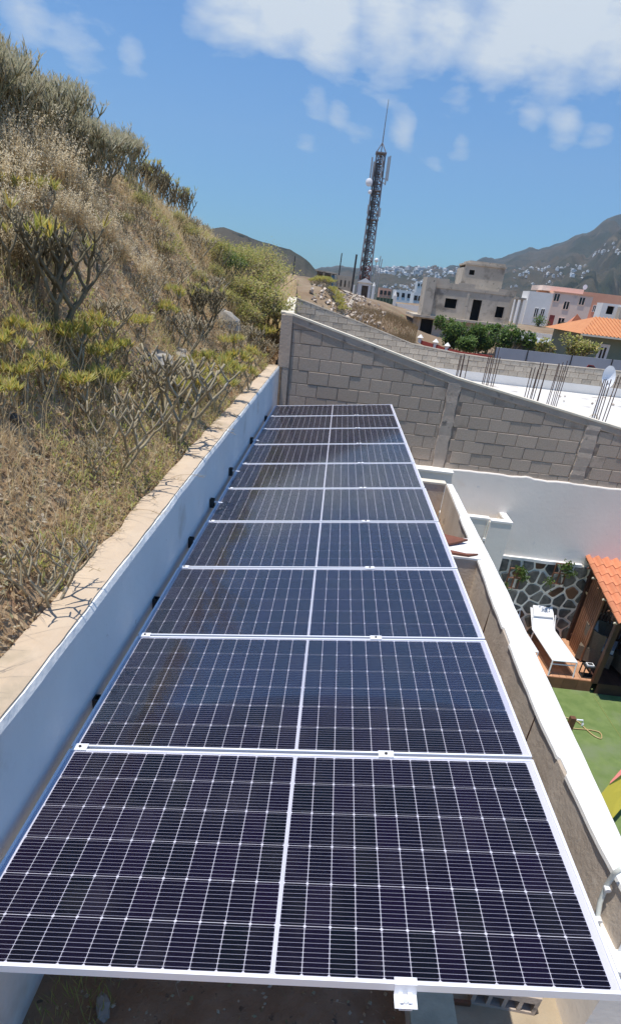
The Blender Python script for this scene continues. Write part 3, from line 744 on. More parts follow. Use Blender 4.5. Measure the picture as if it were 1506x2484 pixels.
# wall brackets
for k, (yb_, zb_) in enumerate(((1.46, -.03), (2.62, -.01), (3.73, .02), (4.68, .07), (5.79, .09), (7.58, .06), (9.37, .04))):
    br = thing('wall_bracket', ['nearest', 'second', 'third', 'fourth', 'fifth', 'sixth', 'farthest'][k] + ' small dark bracket on the white wall' + ('' if k in (0, 6) else ', counted from the near end'), 'bracket', (-.05, yb_, zb_), 0, 'brackets on the white wall')
    b = MB(); b.bx(0, .006, 0, .055, -.085, 0); b.bx(.006, .04, 0, .006, -.085, 0); b.bx(.006, .04, .049, .055, -.085, 0)
    b.build('angle', M['steel_dark'], br)
    b = MB(); b.tube([(.02, .028, -.03), (.12, .028, -.03)], .006, 8); b.tube([(.04, .028, -.03), (.046, .028, -.03)], .012, 6); b.build('bolt', M['alu'], br)

# ------------------------------------------------------------------ bits beside the panels
def slab_obj(name, label, cat, poly, z, th, m, tilt=(0, 0)):
    b = MB(); c = sum((Vector(p) for p in poly), Vector((0, 0))) / len(poly)
    b.prism([(p[0] - c.x, p[1] - c.y, 0) for p in poly], None, (0, 0, th))
    o = b.build(name, m, loc=(c.x, c.y, z)); o.rotation_euler = (tilt[0], tilt[1], 0); return tag(o, label, cat)
slab_obj('terracotta_slab', 'brown terracotta slab with a pointed corner lying on the white cross wall top', 'slab', [(2.22, 5.36), (2.50, 5.40), (2.72, 5.56), (2.38, 5.72), (2.20, 5.66)], -.372, .022, M['tile_flat'], (.03, -.05))
slab_obj('terracotta_slab', 'narrow brown terracotta piece at the front edge of the white cross wall top', 'slab', [(2.30, 5.17), (2.66, 5.14), (2.78, 5.22), (2.64, 5.19), (2.36, 5.27)], -.384, .02, M['tile_flat'])
slab_obj('terracotta_shard', 'small light shard leaning in the planter behind the brown slab', 'slab', [(2.35, 6.0), (2.6, 6.02), (2.62, 6.1), (2.4, 6.12)], -.68, .02, M['cream'], (.2, .3))
# rocks in the planter
def rock_mesh(seed, r, m, flat=.6):
    rr = random.Random(seed); b = MB(); v = []; f = []; nu, nv = 8, 5
    ax, ay = rr.uniform(.7, 1.2), rr.uniform(.7, 1.2)
    for j in range(nv + 1):
        ph = math.pi * j / nv
        for i in range(nu):
            th = 2 * math.pi * i / nu; k = r * rr.uniform(.78, 1.15)
            v.append((k * math.sin(ph) * math.cos(th) * ax, k * math.sin(ph) * math.sin(th) * ay, k * math.cos(ph) * flat))
    for j in range(nv):
        for i in range(nu): f.append((j * nu + i, (j + 1) * nu + i, (j + 1) * nu + (i + 1) % nu, j * nu + (i + 1) % nu))
    b.add(v, f); return b.mesh('rock', m)
rmesh = [rock_mesh(k, .05, M['rock_dark']) for k in range(6)]
rr = random.Random(5)
for k in range(90):
    o = link('rock', rmesh[k % 6], None, (rr.uniform(2.1, 2.82), 5.8 + 2.2 * rr.random() ** 1.5, -.97 + rr.uniform(0, .10)), rr.uniform(0, 6)); o.scale = (rr.uniform(.5, 1.3),) * 3
    o.rotation_euler = (rr.uniform(0, 6), rr.uniform(0, 6), 0)
    tag(o, 'dark lava stone in the narrow planter right of the panels', 'stone', 'lava stones heaped in the planter')
# board, hollow brick and pipe standing behind the array
bd = thing('painted_board', 'long pale green board with a red end leaning along the brown parapet', 'board')
b = MB()
p0, p1 = Vector((2.40, 4.55, -.62)), Vector((2.42, 2.55, -.70))
b.prism([p0, p1, p1 + Vector((.0, 0, -.10)), p0 + Vector((0, 0, -.10))], None, (.02, 0, 0)); b.build('board', M['paint_green'], bd)
b = MB(); q = p0.lerp(p1, .57); q2 = p0.lerp(p1, .66); b.prism([q + Vector((-.002, 0, .002)), q2 + Vector((-.002, 0, .002)), q2 + Vector((-.002, 0, -.103)), q + Vector((-.002, 0, -.103))], None, (.024, 0, 0)); b.build('red_band', M['red'], bd)
hb = thing('hollow_brick', 'orange hollow clay bricks standing in a line behind the right panel edge', 'brick')
for k in range(7):
    b = MB()
    y0 = 3.05 + k * .25
    for s_ in range(9): b.bx(2.33, 2.37, y0 + s_ * .025, y0 + s_ * .025 + .012, -1.24, -.62)
    b.bx(2.325, 2.33, y0, y0 + .24, -1.24, -.62); b.build('brick', M['brick_orange'], hb)
pv = thing('pvc_conduit', 'white plastic conduit bending down the brown parapet at lower right', 'pipe')
cp = [PX(1508, 2108, 2.645), PX(1490, 2120, 2.645), PX(1470, 2150, 2.645), PX(1455, 2190, 2.645), PX(1449, 2225, 2.645), PX(1450, 2260, 2.66), PX(1458, 2300, 2.66)]
b = MB(); b.tube(cp, .013, 10); b.build('pipe', M['pvc'], pv, smooth=True)
for k in (2, 4):
    b = MB(); b.tube([cp[k] + Vector((0, -.004, 0)), cp[k] + Vector((0.0, -.03, -.004))], .016, 8); b.build('pipe_clip', M['metal_white'], pv)
pp = thing('standing_pipe', 'pale blue pipe end standing behind the right edge of the second panel', 'pipe')
b = MB(); b.tube([PX(1209, 1642, 2.30), PX(1216, 1668, 2.30)], .014, 10); b.build('pipe', M['pvc'], pp)
# hollow block on the floor
hbk = thing('hollow_block', 'grey hollow concrete block lying with four open cells on the beige floor', 'concrete block', (2.17, .90, -1.42), math.radians(-4))
b = MB(); bl, bd_, bh_ = .36, .10, .16
b.bx(0, bl, bd_ - .01, bd_, 0, bh_)
b.bx(0, bl, 0, bd_ - .01, 0, .022); b.bx(0, bl, 0, bd_ - .01, bh_ - .055, bh_)
for k in range(5): x = k * (bl - .022) / 4; b.bx(x, x + .022, 0, bd_ - .01, .022, bh_ - .055)
b.build('block_body', M['poured'], hbk)
b = MB(); b.bx(-.12, -.09, .0, .2, 0, .03); b.bx(-.09, .02, 0, .02, 0, .03)
tag(b.build('wood_scrap', M['wood'], loc=(2.15, .88, -1.415)), 'small brown wooden scrap beside the hollow block', 'wood scrap')
b = MB(); b.box((0, 0, 0), (.07, .03, .008), .5); tag(b.build('terracotta_shard', M['tile'], loc=(2.12, 1.12, -1.405)), 'small orange shard on the beige floor near the front panel edge', 'slab')
# debris under the front edge
rr = random.Random(8); b = MB()
for k in range(2600):
    x, y = rr.uniform(-.04, 1.7), rr.uniform(-1.2, 2.2); s_ = rr.uniform(.004, .016)
    c = Vector((x, y, -1.06 + rr.uniform(-.01, .03))); a_ = rr.uniform(0, 6.28); d = Vector((math.cos(a_), math.sin(a_), rr.uniform(-.4, .4)))
    e_ = Vector((-math.sin(a_), math.cos(a_), rr.uniform(-.4, .4)))
    if rr.random() < .35: b.add([c - d * s_ * 3, c + e_ * s_ * .12, c + d * s_ * 3], [(0, 1, 2)])
    else: b.add([c - d * s_, c - e_ * s_ * .7, c + d * s_, c + e_ * s_ * .7, c + Vector((0, 0, s_ * .8))], [(0, 1, 4), (1, 2, 4), (2, 3, 4), (3, 0, 4)])
tag(b.build('soil_debris', M['litter']), 'dead leaves, straws and clods scattered on the dark soil under the panels', 'debris', kind='stuff')
o = link('rock', rock_mesh(31, .06, M['rock'], .5), None, (.28, .46, -1.03), .4); o.scale = (.8, 1.6, 1); tag(o, 'pale stone in the soil near the foot of the white wall', 'stone')
o = link('rock', rock_mesh(32, .04, M['rock'], .5), None, (.33, .62, -1.03), .9); tag(o, 'small pale stone just behind the larger pale stone in the soil', 'stone')

# ------------------------------------------------------------------ yard: stone facing
sf = thing('stone_facing', 'dark crazy stone facing with pale joints low on the yard wall', 'stone facing', (0, YB - .075, 0), math.radians(-1.0))
sx0, sx1, sz0, sz1 = 5.02, 7.75, -4.42, -2.64
b = MB(); b.bx(sx0, sx1, .0, .03, sz0, sz1); b.build('joint_mortar', M['joint'], sf)
n = 60; vs = []; fs = []
for i in range(n + 1):
    x = sx0 - .01 + (sx1 - 1.0 - sx0) * i / n; d = .012 * fbm(x * 5, 3, 3, 4) * 2
    vs += [(x, -.035 + d, sz1 - .03 + d), (x, -.04 + d, sz1 + .035 + d * .6), (x, .04, sz1 + .045)]
for i in range(n):
    for k in range(2): q = i * 3 + k; fs.append((q, q + 3, q + 4, q + 1))
b = MB(); b.add(vs, fs); b.build('ledge', M['white_bright'], sf)
rr = random.Random(12); pts = []
nxg, nzg = 10, 7
for j in range(nzg):
    for i in range(nxg):
        pts.append((sx0 + (sx1 - sx0) * (i + .5 + rr.uniform(-.40, .40) + (.25 if j % 2 else -.25)) / nxg, sz0 + (sz1 - sz0) * (j + .5 + rr.uniform(-.38, .38)) / nzg))
for i, p in enumerate(pts):
    poly = [(sx0 + .01, sz0), (sx1, sz0), (sx1, sz1 - .02), (sx0 + .01, sz1 - .02)]
    for j, q in enumerate(pts):
        if i == j: continue
        dx, dz = q[0] - p[0], q[1] - p[1]; L = math.hypot(dx, dz)
        if L > 1.0: continue
        poly = clip_poly(poly, dx / L, dz / L, (p[0] * dx + p[1] * dz) / L + L / 2 - rr.uniform(.018, .034))
        if len(poly) < 3: break
    if len(poly) < 3 or area(poly) < .004: continue
    # soften corners
    q = []
    for k in range(len(poly)):
        a, b_, c = poly[k - 1], poly[k], poly[(k + 1) % len(poly)]
        for t, o_ in ((.14, a), (.14, c)): q.append((b_[0] + (o_[0] - b_[0]) * t + rr.uniform(-.004, .004), b_[1] + (o_[1] - b_[1]) * t + rr.uniform(-.004, .004)))
    link('stone', poly_mesh('stone', q, .022 + rr.uniform(0, .012), M['stone_brown'] if rr.random() < .2 else M['stone'], .008, i), sf)
def trellis(cx, cz, label, rot):
    t = thing('trellis_frame', label, 'trellis', (cx, 11.32, cz), 0)
    R = Matrix.Rotation(rot, 3, 'Y')
    def bar_(b, x0, z0, x1, z1, wd=.016):
        a, c = Vector((x0, 0, z0)), Vector((x1, 0, z1)); b.tube([R @ a, R @ c], wd, 4)
    for (x0, z0, x1, z1) in ((-.13, .22, -.13, -.16), (.0, .1, .0, -.24), (.13, -.02, .13, -.24), (-.13, .22, .13, .22), (-.13, -.0, .16, -.0), (-.13, -.24, .13, -.24), (.13, .22, .13, .05)):
        b = MB(); bar_(b, x0, z0, x1, z1); b.build('lath', M['wood'], t)
    b = MB(); r2 = random.Random(int(cx * 100))
    for cl in ((.12, .16), (.2, .02), (-.16, -.2), (.05, .2)):
        for k in range(60):
            c = Vector((cl[0] + r2.gauss(0, .055), -.05 + r2.gauss(0, .03), cl[1] + r2.gauss(0, .055))); s_ = .034
            d = Vector((r2.uniform(-1, 1), r2.uniform(-1, 1), r2.uniform(-1, 1))).normalized(); e_ = d.cross(Vector((r2.random(), r2.random(), .3))).normalized()
            b.add([c - d * s_, c + e_ * s_ * .5, c + d * s_, c - e_ * s_ * .5], [(0, 1, 2, 3)])
    b.build('vine_leaves', M['leaf_green'], t)
q = PYY(1246, 1402, 11.32); trellis(q.x, q.z, 'left wooden trellis with trailing leaves on the stone facing', 0)
q = PYY(1358, 1392, 11.30); trellis(q.x, q.z, 'right wooden trellis with trailing leaves on the stone facing, nearer the pergola', 0)
q = PYY(1437, 1436, 11.28)
b = MB(); v = []; f = []
for j in range(5):
    ph = math.pi / 2 * j / 4
    for i in range(12): th = math.pi * i / 11; v.append((.15 * math.cos(ph) * math.cos(th), -.13 * math.cos(ph) * math.sin(th), -.12 * math.sin(ph)))
for j in range(4):
    for i in range(11): f.append((j * 12 + i, j * 12 + i + 1, (j + 1) * 12 + i + 1, (j + 1) * 12 + i))
b.add(v, f); tag(b.build('wall_basket', M['straw'], loc=q, smooth=True), 'half round straw basket hung on the stone facing by the pergola', 'basket')

# ------------------------------------------------------------------ deck with loungers
dk = thing('timber_deck', 'raised reddish timber deck under the white sun loungers', 'deck')
DY0, DY1, DX0, DX1, DZ = 9.62, 11.5, 4.3, 7.02, -4.40
x = DX0
while x < DX1 - .05:
    b = MB(); b.bx(x, min(x + .135, DX1), DY0, DY1, DZ - .03, DZ + rnd.uniform(-.002, .002)); b.build('deck_board', M['deck'], dk); x += .142
x = DX0
while x < DX1 - .1:
    b = MB(); b.bx(x, min(x + .29, DX1), DY0 - .022, DY0 - .001, -4.66, DZ - .004); b.build('fascia_board', M['wood'], dk); x += .296
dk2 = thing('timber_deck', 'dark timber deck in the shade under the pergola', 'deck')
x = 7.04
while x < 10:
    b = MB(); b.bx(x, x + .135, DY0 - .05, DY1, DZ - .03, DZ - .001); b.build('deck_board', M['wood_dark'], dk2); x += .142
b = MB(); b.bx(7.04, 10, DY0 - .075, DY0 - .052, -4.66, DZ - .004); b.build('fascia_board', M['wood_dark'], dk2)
def lounger(label, x, y, rz):
    t = thing('sun_lounger', label, 'sun lounger', (x, y, DZ), rz, 'white sun loungers on the deck')
    wd, z, L1 = .25, .34, 1.30
    b = MB(); b.bx(-wd + .02, wd - .02, 0, L1, z - .005, z + .005); b.build('sling', M['fabric_white'], t)
    ang = math.radians(38)
    b = MB(); e = Vector((0, L1 + .55 * math.cos(ang), z + .55 * math.sin(ang)))
    b.add([(-wd + .02, L1, z + .006), (wd - .02, L1, z + .006), (wd - .02, e.y, e.z), (-wd + .02, e.y, e.z), (-wd + .02, L1, z - .004), (wd - .02, L1, z - .004), (wd - .02, e.y + .006, e.z - .01), (-wd + .02, e.y + .006, e.z - .01)],
          [(0, 1, 2, 3), (4, 7, 6, 5), (0, 4, 5, 1), (1, 5, 6, 2), (2, 6, 7, 3), (3, 7, 4, 0)]); b.build('backrest', M['fabric_white'], t)
    b = MB(); mid = Vector((0, L1 + .42 * math.cos(ang), z + .42 * math.sin(ang) + .035)); b.box(mid, (wd - .03, .13, .03), rot=Matrix.Rotation(ang, 3, 'X')); b.build('pillow', M['fabric_white'], t)
    b = MB()
    for s_ in (-1, 1): b.tube([(s_ * wd, 0, z), (s_ * wd, L1, z)], .016, 6); b.tube([(s_ * wd, L1, z), (s_ * wd, e.y, e.z)], .014, 6)
    b.tube([(-wd, 0, z), (wd, 0, z)], .016, 6); b.tube([(-wd, 0.03, z - .1), (wd, .03, z - .1)], .014, 6); b.tube([(-wd, e.y, e.z), (wd, e.y, e.z)], .014, 6)
    b.build('frame', M['metal_white'], t)
    for (sx, yy, tp) in ((-1, 0, .03), (1, 0, .03), (-1, 1.2, .10), (1, 1.2, .10)):
        b = MB(); b.tube([(sx * wd, yy, z), (sx * (wd + .01), yy - .04 * (1 if yy == 0 else -1), 0)], .015, 6); b.build('leg', M['metal_white'], t)
    for sx in (-1, 1):
        b = MB(); b.tube([(sx * wd, L1 + .02, z), (sx * wd, L1 + .2, z + .3), ], .009, 5); b.build('armrest_bar', M['metal_white'], t)
    return t
lf = PZ(1370, 1605, DZ + .34)
lounger('white sun lounger with raised backrest and pillow at the middle of the timber deck', lf.x, lf.y, math.radians(3))
lf2 = PZ(1276, 1580, DZ + .34)
lounger('white sun lounger mostly hidden behind the white parapet top, left of the other', lf2.x, lf2.y, math.radians(3))
q = PZ(1420, 1640, DZ)
ln = thing('side_lantern', 'small dark lantern table with white tray beside the pergola post', 'lantern', q)
b = MB(); b.bx(-.12, .12, -.1, .1, 0, .02); b.bx(-.12, .12, -.1, .1, .24, .26)
for sx in (-1, 1):
    for sy in (-1, 1): b.bx(sx * .11 - .01, sx * .11 + .01, sy * .09 - .01, sy * .09 + .01, .02, .24)
b.build('frame', M['rubber'], ln); b = MB(); b.bx(-.07, .07, -.06, .06, .262, .29); b.build('tray', M['metal_white'], ln); b = MB(); b.bx(-.05, .05, -.04, .04, .29, .294); b.build('tray_inlay', M['rubber'], ln)

# ------------------------------------------------------------------ pergola with tiled roof
pg = thing('pergola', 'dark wooden pergola with orange curved tile roof against the yard wall', 'pergola')
RX0, RX1, RY0, RY1, RZ0, RZ1 = 6.78, 9.4, 9.22, 11.45, -2.86, -2.42
b = MB(); b.prism([(RX0, RY0, RZ0 - .05), (RX1, RY0, RZ0 - .05), (RX1, RY1, RZ1 - .05), (RX0, RY1, RZ1 - .05)], None, (0, 0, .03)); b.build('roof_deck', M['wood_dark'], pg)
for (x, y) in ((6.97, 9.58), (9.2, 9.58), (7.0, 11.35), (9.2, 11.35)):
    b = MB(); b.bx(x - .05, x + .05, y - .05, y + .05, DZ, interp(y, [RY0, RY1], [RZ0, RZ1]) - .05); b.build('post', M['wood_dark'], pg)
b = MB(); b.bx(6.82, 9.35, 9.53, 9.63, RZ0 - .12, RZ0 + .01); b.build('beam', M['wood_dark'], pg)
for k in range(6):
    b = MB(); y = RY0 + .12 + k * .36; zz = interp(y, [RY0, RY1], [RZ0, RZ1]) - .085
    b.tube([(RX0 - .03, y, zz), (RX0 + .22, y, zz)], .022, 6); b.build('rafter_end', M['cream'] if k % 2 == 0 else M['wood'], pg)
b = MB(); b.bx(RX0 - .02, RX1, RY1 - .02, RY1 + .08, RZ1 + .03, RZ1 + .10); b.build('flashing', M['cream'], pg)
# curved tile
def tile_mesh():
    L, wd, n = .42, .195, 10; b = MB(); v = []; f = []
    for j in range(2):
        for i in range(n + 1):
            t = i / n; x = t * wd
            z = .045 * math.sin(math.pi * min(1, t / .62)) if t < .62 else -.022 * math.sin(math.pi * (t - .62) / .38)
            v.append((x, j * L, z + .018 * (1 - j))); v.append((x, j * L, z + .018 * (1 - j) - .012))
    m2 = 2 * (n + 1)
    for i in range(n):
        a = 2 * i; f.append((a, a + 2, a + 2 + m2, a + m2)); f.append((a, a + 1, a + 3, a + 2)); f.append((a + 1, a + 1 + m2, a + 3 + m2, a + 3))
    b.add(v, f); return b.mesh('roof_tile', M['tile'])
tm = tile_mesh(); slope = math.atan2(RZ1 - RZ0, RY1 - RY0); nr = 7
for r_ in range(nr):
    for c_ in range(13):
        o = link('roof_tile', tm, pg, (RX0 - .02 + c_ * .195, RY0 - .04 + r_ * (RY1 - RY0) / nr * 1.0, RZ0 + .0 + r_ * (RZ1 - RZ0) / nr)); o.rotation_euler.x = slope + rnd.uniform(-.01, .01)
# slatted side screen
sc = thing('slatted_screen', 'brown vertical slatted wooden screen at the back of the pergola', 'screen')
for k in range(16):
    x0 = 6.95 + k * .075
    b = MB(); b.bx(x0, x0 + .05, 11.12, 11.15, -4.38, -2.9); b.build('slat', M['wood'], sc)
b = MB(); b.bx(6.93, 8.2, 11.155, 11.18, -3.1, -3.05); b.bx(6.93, 8.2, 11.155, 11.18, -4.2, -4.15); b.build('crossbar', M['wood_dark'], sc)
sc2 = thing('slatted_screen', 'brown slatted screen running forward along the left side of the pergola', 'screen')
for k in range(9):
    y0 = 10.35 + k * .085
    b = MB(); b.bx(6.93, 6.955, y0, y0 + .06, -4.38, -2.75); b.build('slat', M['wood'], sc2)
# wicker furniture
def wicker_chair(label, x, y, rz, wide):
    t = thing('wicker_sofa' if wide > .5 else 'wicker_chair', label, 'sofa' if wide > .5 else 'armchair', (x, y, DZ), rz)
    b = MB(); b.bx(-wide, wide, -.35, .35, .05, .36); b.build('seat_base', M['wicker'], t)
    b = MB(); v = []; f = []; n = 12
    for j, (zz, k) in enumerate(((.05, 1.0), (.4, 1.02), (.75, 1.12))):
        for i in range(n + 1):
            th = -.25 + (math.pi + .5) * i / n; v.append((wide * k * math.cos(th), .0 + .36 * k * max(math.sin(th), -.5), zz + (.08 * math.sin(max(0, min(math.pi, th))) if j == 2 else 0)))
            v.append((wide * k * .9 * math.cos(th), .0 + .36 * k * .86 * max(math.sin(th), -.5), zz + (.08 * math.sin(max(0, min(math.pi, th))) if j == 2 else 0)))
    m2 = 2 * (n + 1)
    for j in range(2):
        for i in range(n):
            a = j * m2 + 2 * i; f += [(a, a + 2, a + 2 + m2, a + m2), (a + 1, a + 1 + m2, a + 3 + m2, a + 3)]
    a = 2 * m2
    for i in range(n): f.append((a + 2 * i, a + 2 * i + 2, a + 2 * i + 3, a + 2 * i + 1))
    b.add(v, f); b.build('backrest', M['wicker'], t)
    b = MB(); b.bx(-wide * .8, wide * .8, -.32, .22, .362, .45); b.build('seat_cushion', M['cushion_blue'] if wide > .5 else M['panel_grey'], t)
    b = MB(); b.box((0, .2, .62), (wide * .6, .06, .18), rot=Matrix.Rotation(-.3, 3, 'X')); b.build('back_cushion', M['panel_grey'], t)
wicker_chair('wicker armchair with pale cushion standing behind the pergola post', 7.30, 10.55, math.radians(60), .33)
wicker_chair('wicker sofa with blue and grey cushions under the pergola roof', 8.35, 10.2, math.radians(190), .75)

# ------------------------------------------------------------------ things on the lawn
hp = PZ(1390, 1742, -3.95)
hs = thing('standpipe', 'short brown wooden tap post with steel faucet on the artificial lawn', 'tap post', (hp.x, hp.y, -4.64))
b = MB(); b.bx(-.045, .045, -.045, .045, 0, .70); b.build('post', M['wood'], hs)
b = MB(); b.tube([(.03, 0, .66), (.17, -.01, .67), (.19, -.01, .60)], .013, 8); b.tube([(.19, -.01, .60), (.19, -.01, .56)], .022, 8); b.build('faucet', M['alu'], hs)
hz = -4.63
hose = MB(); pts = [PZ(*q_, hz) for q_ in ((1335, 1722), (1357, 1735), (1385, 1745), (1400, 1750), (1420, 1768), (1440, 1785), (1458, 1792), (1455, 1778), (1430, 1771), (1395, 1768), (1370, 1763), (1345, 1755))]
def spline(pts, n=6):
    out = []
    for i in range(len(pts) - 1):
        p0, p1, p2, p3 = pts[max(i - 1, 0)], pts[i], pts[i + 1], pts[min(i + 2, len(pts) - 1)]
        for k in range(n):
            t = k / n; out.append(.5 * ((2 * p1) + (-p0 + p2) * t + (2 * p0 - 5 * p1 + 4 * p2 - p3) * t * t + (-p0 + 3 * p1 - 3 * p2 + p3) * t ** 3))
    return out + [pts[-1]]
hose.tube(spline(pts), .011, 6); tag(hose.build('garden_hose', M['hose']), 'thin beige garden hose looped on the artificial lawn by the tap post', 'hose')
b = MB(); a_, c_ = PZ(1440, 1690, -4.643), PZ(1506, 1790, -4.643)
b.add([a_, a_ + Vector((.005, 0, 0)), c_ + Vector((.005, 0, 0)), c_], [(0, 1, 2, 3)]); tag(b.build('turf_seam', M['leaf_olive']), 'fine pale seam between two strips of artificial lawn', 'seam')
sm = thing('play_tent', 'yellow canvas with pink top edge standing at the right edge of the lawn', 'canvas')
T1, T2, T3 = PZ(1453, 1932, -4.0), PZ(1530, 1840, -4.0), PZ(1478, 1995, -4.4); T4 = PZ(1560, 1900, -4.4)
b = MB(); b.prism([T1, T2, T4, T3], None, (0, 0, -.02)); b.build('yellow_sheet', M['yellow'], sm)
b = MB(); d = (T3 - T1) * .28; b.prism([PZ(1480, 1897, -3.985), PZ(1540, 1828, -3.985), PZ(1545, 1850, -3.985), PZ(1478, 1903, -3.985)], None, (0, 0, .004)); b.build('pink_band', M['pink'], sm)
for p_ in (T1, T3, T4):
    b = MB(); b.tube([p_ + Vector((0, 0, -.02)), Vector((p_.x, p_.y, -4.64))], .015, 6); b.build('pole', M['wood'], sm)

# ------------------------------------------------------------------ roof slab things
def rebar_bundle(label, x, y, h, n, seed):
    r = random.Random(seed); t = thing('rebar_bundle', label, 'rebar', (x, y, -1.0), 0, 'rusty starter bars on the roof slab')
    for k in range(n):
        dx, dy = (k % 3 - 1) * .14 + r.uniform(-.02, .02), (k // 3) * .2
        b = MB(); b.tube([(dx, dy, 0), (dx + r.uniform(-.04, .04), dy, h * r.uniform(.85, 1.0))], .014, 5); b.build('bar', M['rebar'], t)
for k, (px0, py0, n) in enumerate(((1130, 852, 5), (1205, 842, 6), (1320, 872, 7), (1372, 872, 6), (1492, 905, 6))):
    q = PYY(px0, py0, [21, 20, 18, 21, 17][k]); rebar_bundle(['bundle of rusty starter bars farthest left behind the sloping coping', 'second bundle of starter bars from the left, by the end of the grey panel fence', 'third and densest bundle of starter bars on the slab',
        'fourth bundle of starter bars, left of the satellite dish', 'bundle of starter bars right in front of the satellite dish'][k], q.x, q.y, q.z + 1.0, n, k)
q = PYY(1470, 915, 18.5)
sd = thing('satellite_dish', 'white satellite dish on a short mast above the roof slab', 'satellite dish', (q.x, q.y, -1.0))
b = MB(); b.tube([(0.05, .1, 0), (.05, .1, q.z + .9)], .03, 8); b.build('mast', M['metal_white'], sd)
b = MB(); v = [(0, 0, 0)]; f = []; nr_, ns = 5, 24; Rr_ = .30
for j in range(1, nr_ + 1):
    for i in range(ns): th = 2 * math.pi * i / ns; r_ = Rr_ * j / nr_; v.append((r_ * math.cos(th) * .8, r_ * math.sin(th), .35 * r_ * r_ / Rr_ ))
for i in range(ns): f.append((0, 1 + i, 1 + (i + 1) % ns))
for j in range(nr_ - 1):
    for i in range(ns): a = 1 + j * ns + i; a2 = 1 + j * ns + (i + 1) % ns; f.append((a, a + ns, a2 + ns, a2))
R3 = Matrix.Rotation(math.radians(75), 3, 'X') @ Matrix.Rotation(math.radians(20), 3, 'Y')
b.add([tuple(R3 @ Vector(p) + Vector((0, 0, q.z + 1.0))) for p in v], f); b.build('reflector', M['metal_white'], sd, smooth=True)
b = MB(); b.tube([(0, 0, q.z + .75), (-.05, -.35, q.z + .85)], .01, 5); b.box((-.05, -.36, q.z + .87), (.03, .04, .03)); b.build('feed_arm', M['alu_dull'], sd)
b = MB(); c0 = Vector((q.x - .1, q.y - .1, -1.0))
b = MB(); pts = [c0 + Vector((.15 * math.cos(t), .05 * math.sin(t) - .2, .35 + .18 * math.sin(t))) for t in np.linspace(0, 12, 40)]; b.tube(pts, .02, 5)
tag(b.build('cable_coil', M['cream']), 'coil of cable hanging below the satellite dish', 'cable coil')
pot = PYY(1488, 978, 17); o = link('rock', rock_mesh(71, .16, M['rock'], .9), None, (pot.x, pot.y, -.9)); tag(o, 'pale sack on the roof slab near the satellite dish', 'sack')
rr = random.Random(4)
for k in range(10):
    q = PZ(rr.uniform(1330, 1500), rr.uniform(958, 985), -.95); o = link('rubble_piece', rock_mesh(80 + k, rr.uniform(.03, .08), M['rubble'], .5), None, q); tag(o, 'broken piece of rubble lying on the roof slab', 'rubble', 'rubble pieces on the roof slab')

# ------------------------------------------------------------------ buildings helpers
def wall_openings(b, x0, x1, y, z0, z1, th, ops, mi=0):
    """front wall in plane y (thickness th going back) with rectangular openings ops=[(xa,xb,za,zb)]"""
    xs = sorted(set([x0, x1] + [o[0] for o in ops] + [o[1] for o in ops])); zs = sorted(set([z0, z1] + [o[2] for o in ops] + [o[3] for o in ops]))
    for i in range(len(xs) - 1):
        run = None
        for j in range(len(zs) - 1):
            cx_, cz_ = (xs[i] + xs[i + 1]) / 2, (zs[j] + zs[j + 1]) / 2
            hole = any(o[0] < cx_ < o[1] and o[2] < cz_ < o[3] for o in ops)
            if not hole:
                if run is None: run = zs[j]
                if j == len(zs) - 2: b.bx(xs[i], xs[i + 1], y, y + th, run, zs[j + 1], mi); run = None
            else:
                if run is not None: b.bx(xs[i], xs[i + 1], y, y + th, run, zs[j], mi); run = None
def R4(px0, py0, px1, py1, y):
    a = PYY(px0, py0, y); c = PYY(px1, py1, y); return (min(a.x, c.x), max(a.x, c.x), min(a.z, c.z), max(a.z, c.z))

# unfinished block house
H = 66.0
uh = thing('unfinished_house', 'unfinished two storey grey concrete block house with empty window openings', 'house')
w1 = (10.55, 11.65, 1.42, 2.2); dr = (13.15, 14.0, .62, 2.35); w2 = (15.45, 16.2, 1.1, 2.0)
b = MB(); wall_openings(b, 9.35, 16.9, H, .62, 2.95, .2, [w1, dr, w2]); b.bx(16.7, 16.9, H + .2, H + 7, .62, 2.95); b.bx(9.35, 16.9, H + 7, H + 7.2, .62, 2.95); b.bx(9.35, 9.55, H + .2, H + 7, .62, 2.95)
b.build('upper_wall', M['poured_far'], uh)
for (xa, xb, za, zb) in (w1, w2):
    b = MB(); e_ = .05
    b.bx(xa, xb, H - .03, H + .1, zb, zb + e_); b.bx(xa, xb, H - .03, H + .1, za - e_, za); b.bx(xa - e_, xa, H - .03, H + .1, za - e_, zb + e_); b.bx(xb, xb + e_, H - .03, H + .1, za - e_, zb + e_)
    wn = b.build('window_frame', M['poured_far'], uh)
b = MB(); b.bx(9.6, 16.6, H + 1.5, H + 1.7, .62, 2.9); b.build('inner_wall', M['painted_gloom'], uh)
b = MB(); b.bx(8.45, 9.34, H - .6, H + 3, .62, 3.72); b.build('stair_wall', M['poured_far'], uh)
for xx in (9.42, 12.6, 16.75): b = MB(); b.bx(xx - .12, xx + .12, H - .035, H - .001, .62, 2.93); b.build('column', M['poured_far'], uh)
b = MB(); b.bx(9.35, 16.95, H - .05, H + 7.2, 2.951, 3.15); b.build('roof_beam', M['poured_far'], uh)
b = MB()
for (xa, xb, zt) in ((9.36, 10.6, 3.72), (10.6, 11.5, 3.42), (11.5, 13.1, 3.55), (13.1, 15.3, 3.2), (15.3, 16.95, 3.42)): b.bx(xa, xb - .003, H - .02, H + .15, 3.152, zt)
b.build('parapet', M['poured_far'], uh)
b = MB(); b.bx(7.7, 17.6, H - 1.0, H + 7.5, .42, .618); b.build('floor_slab', M['poured_far'], uh)
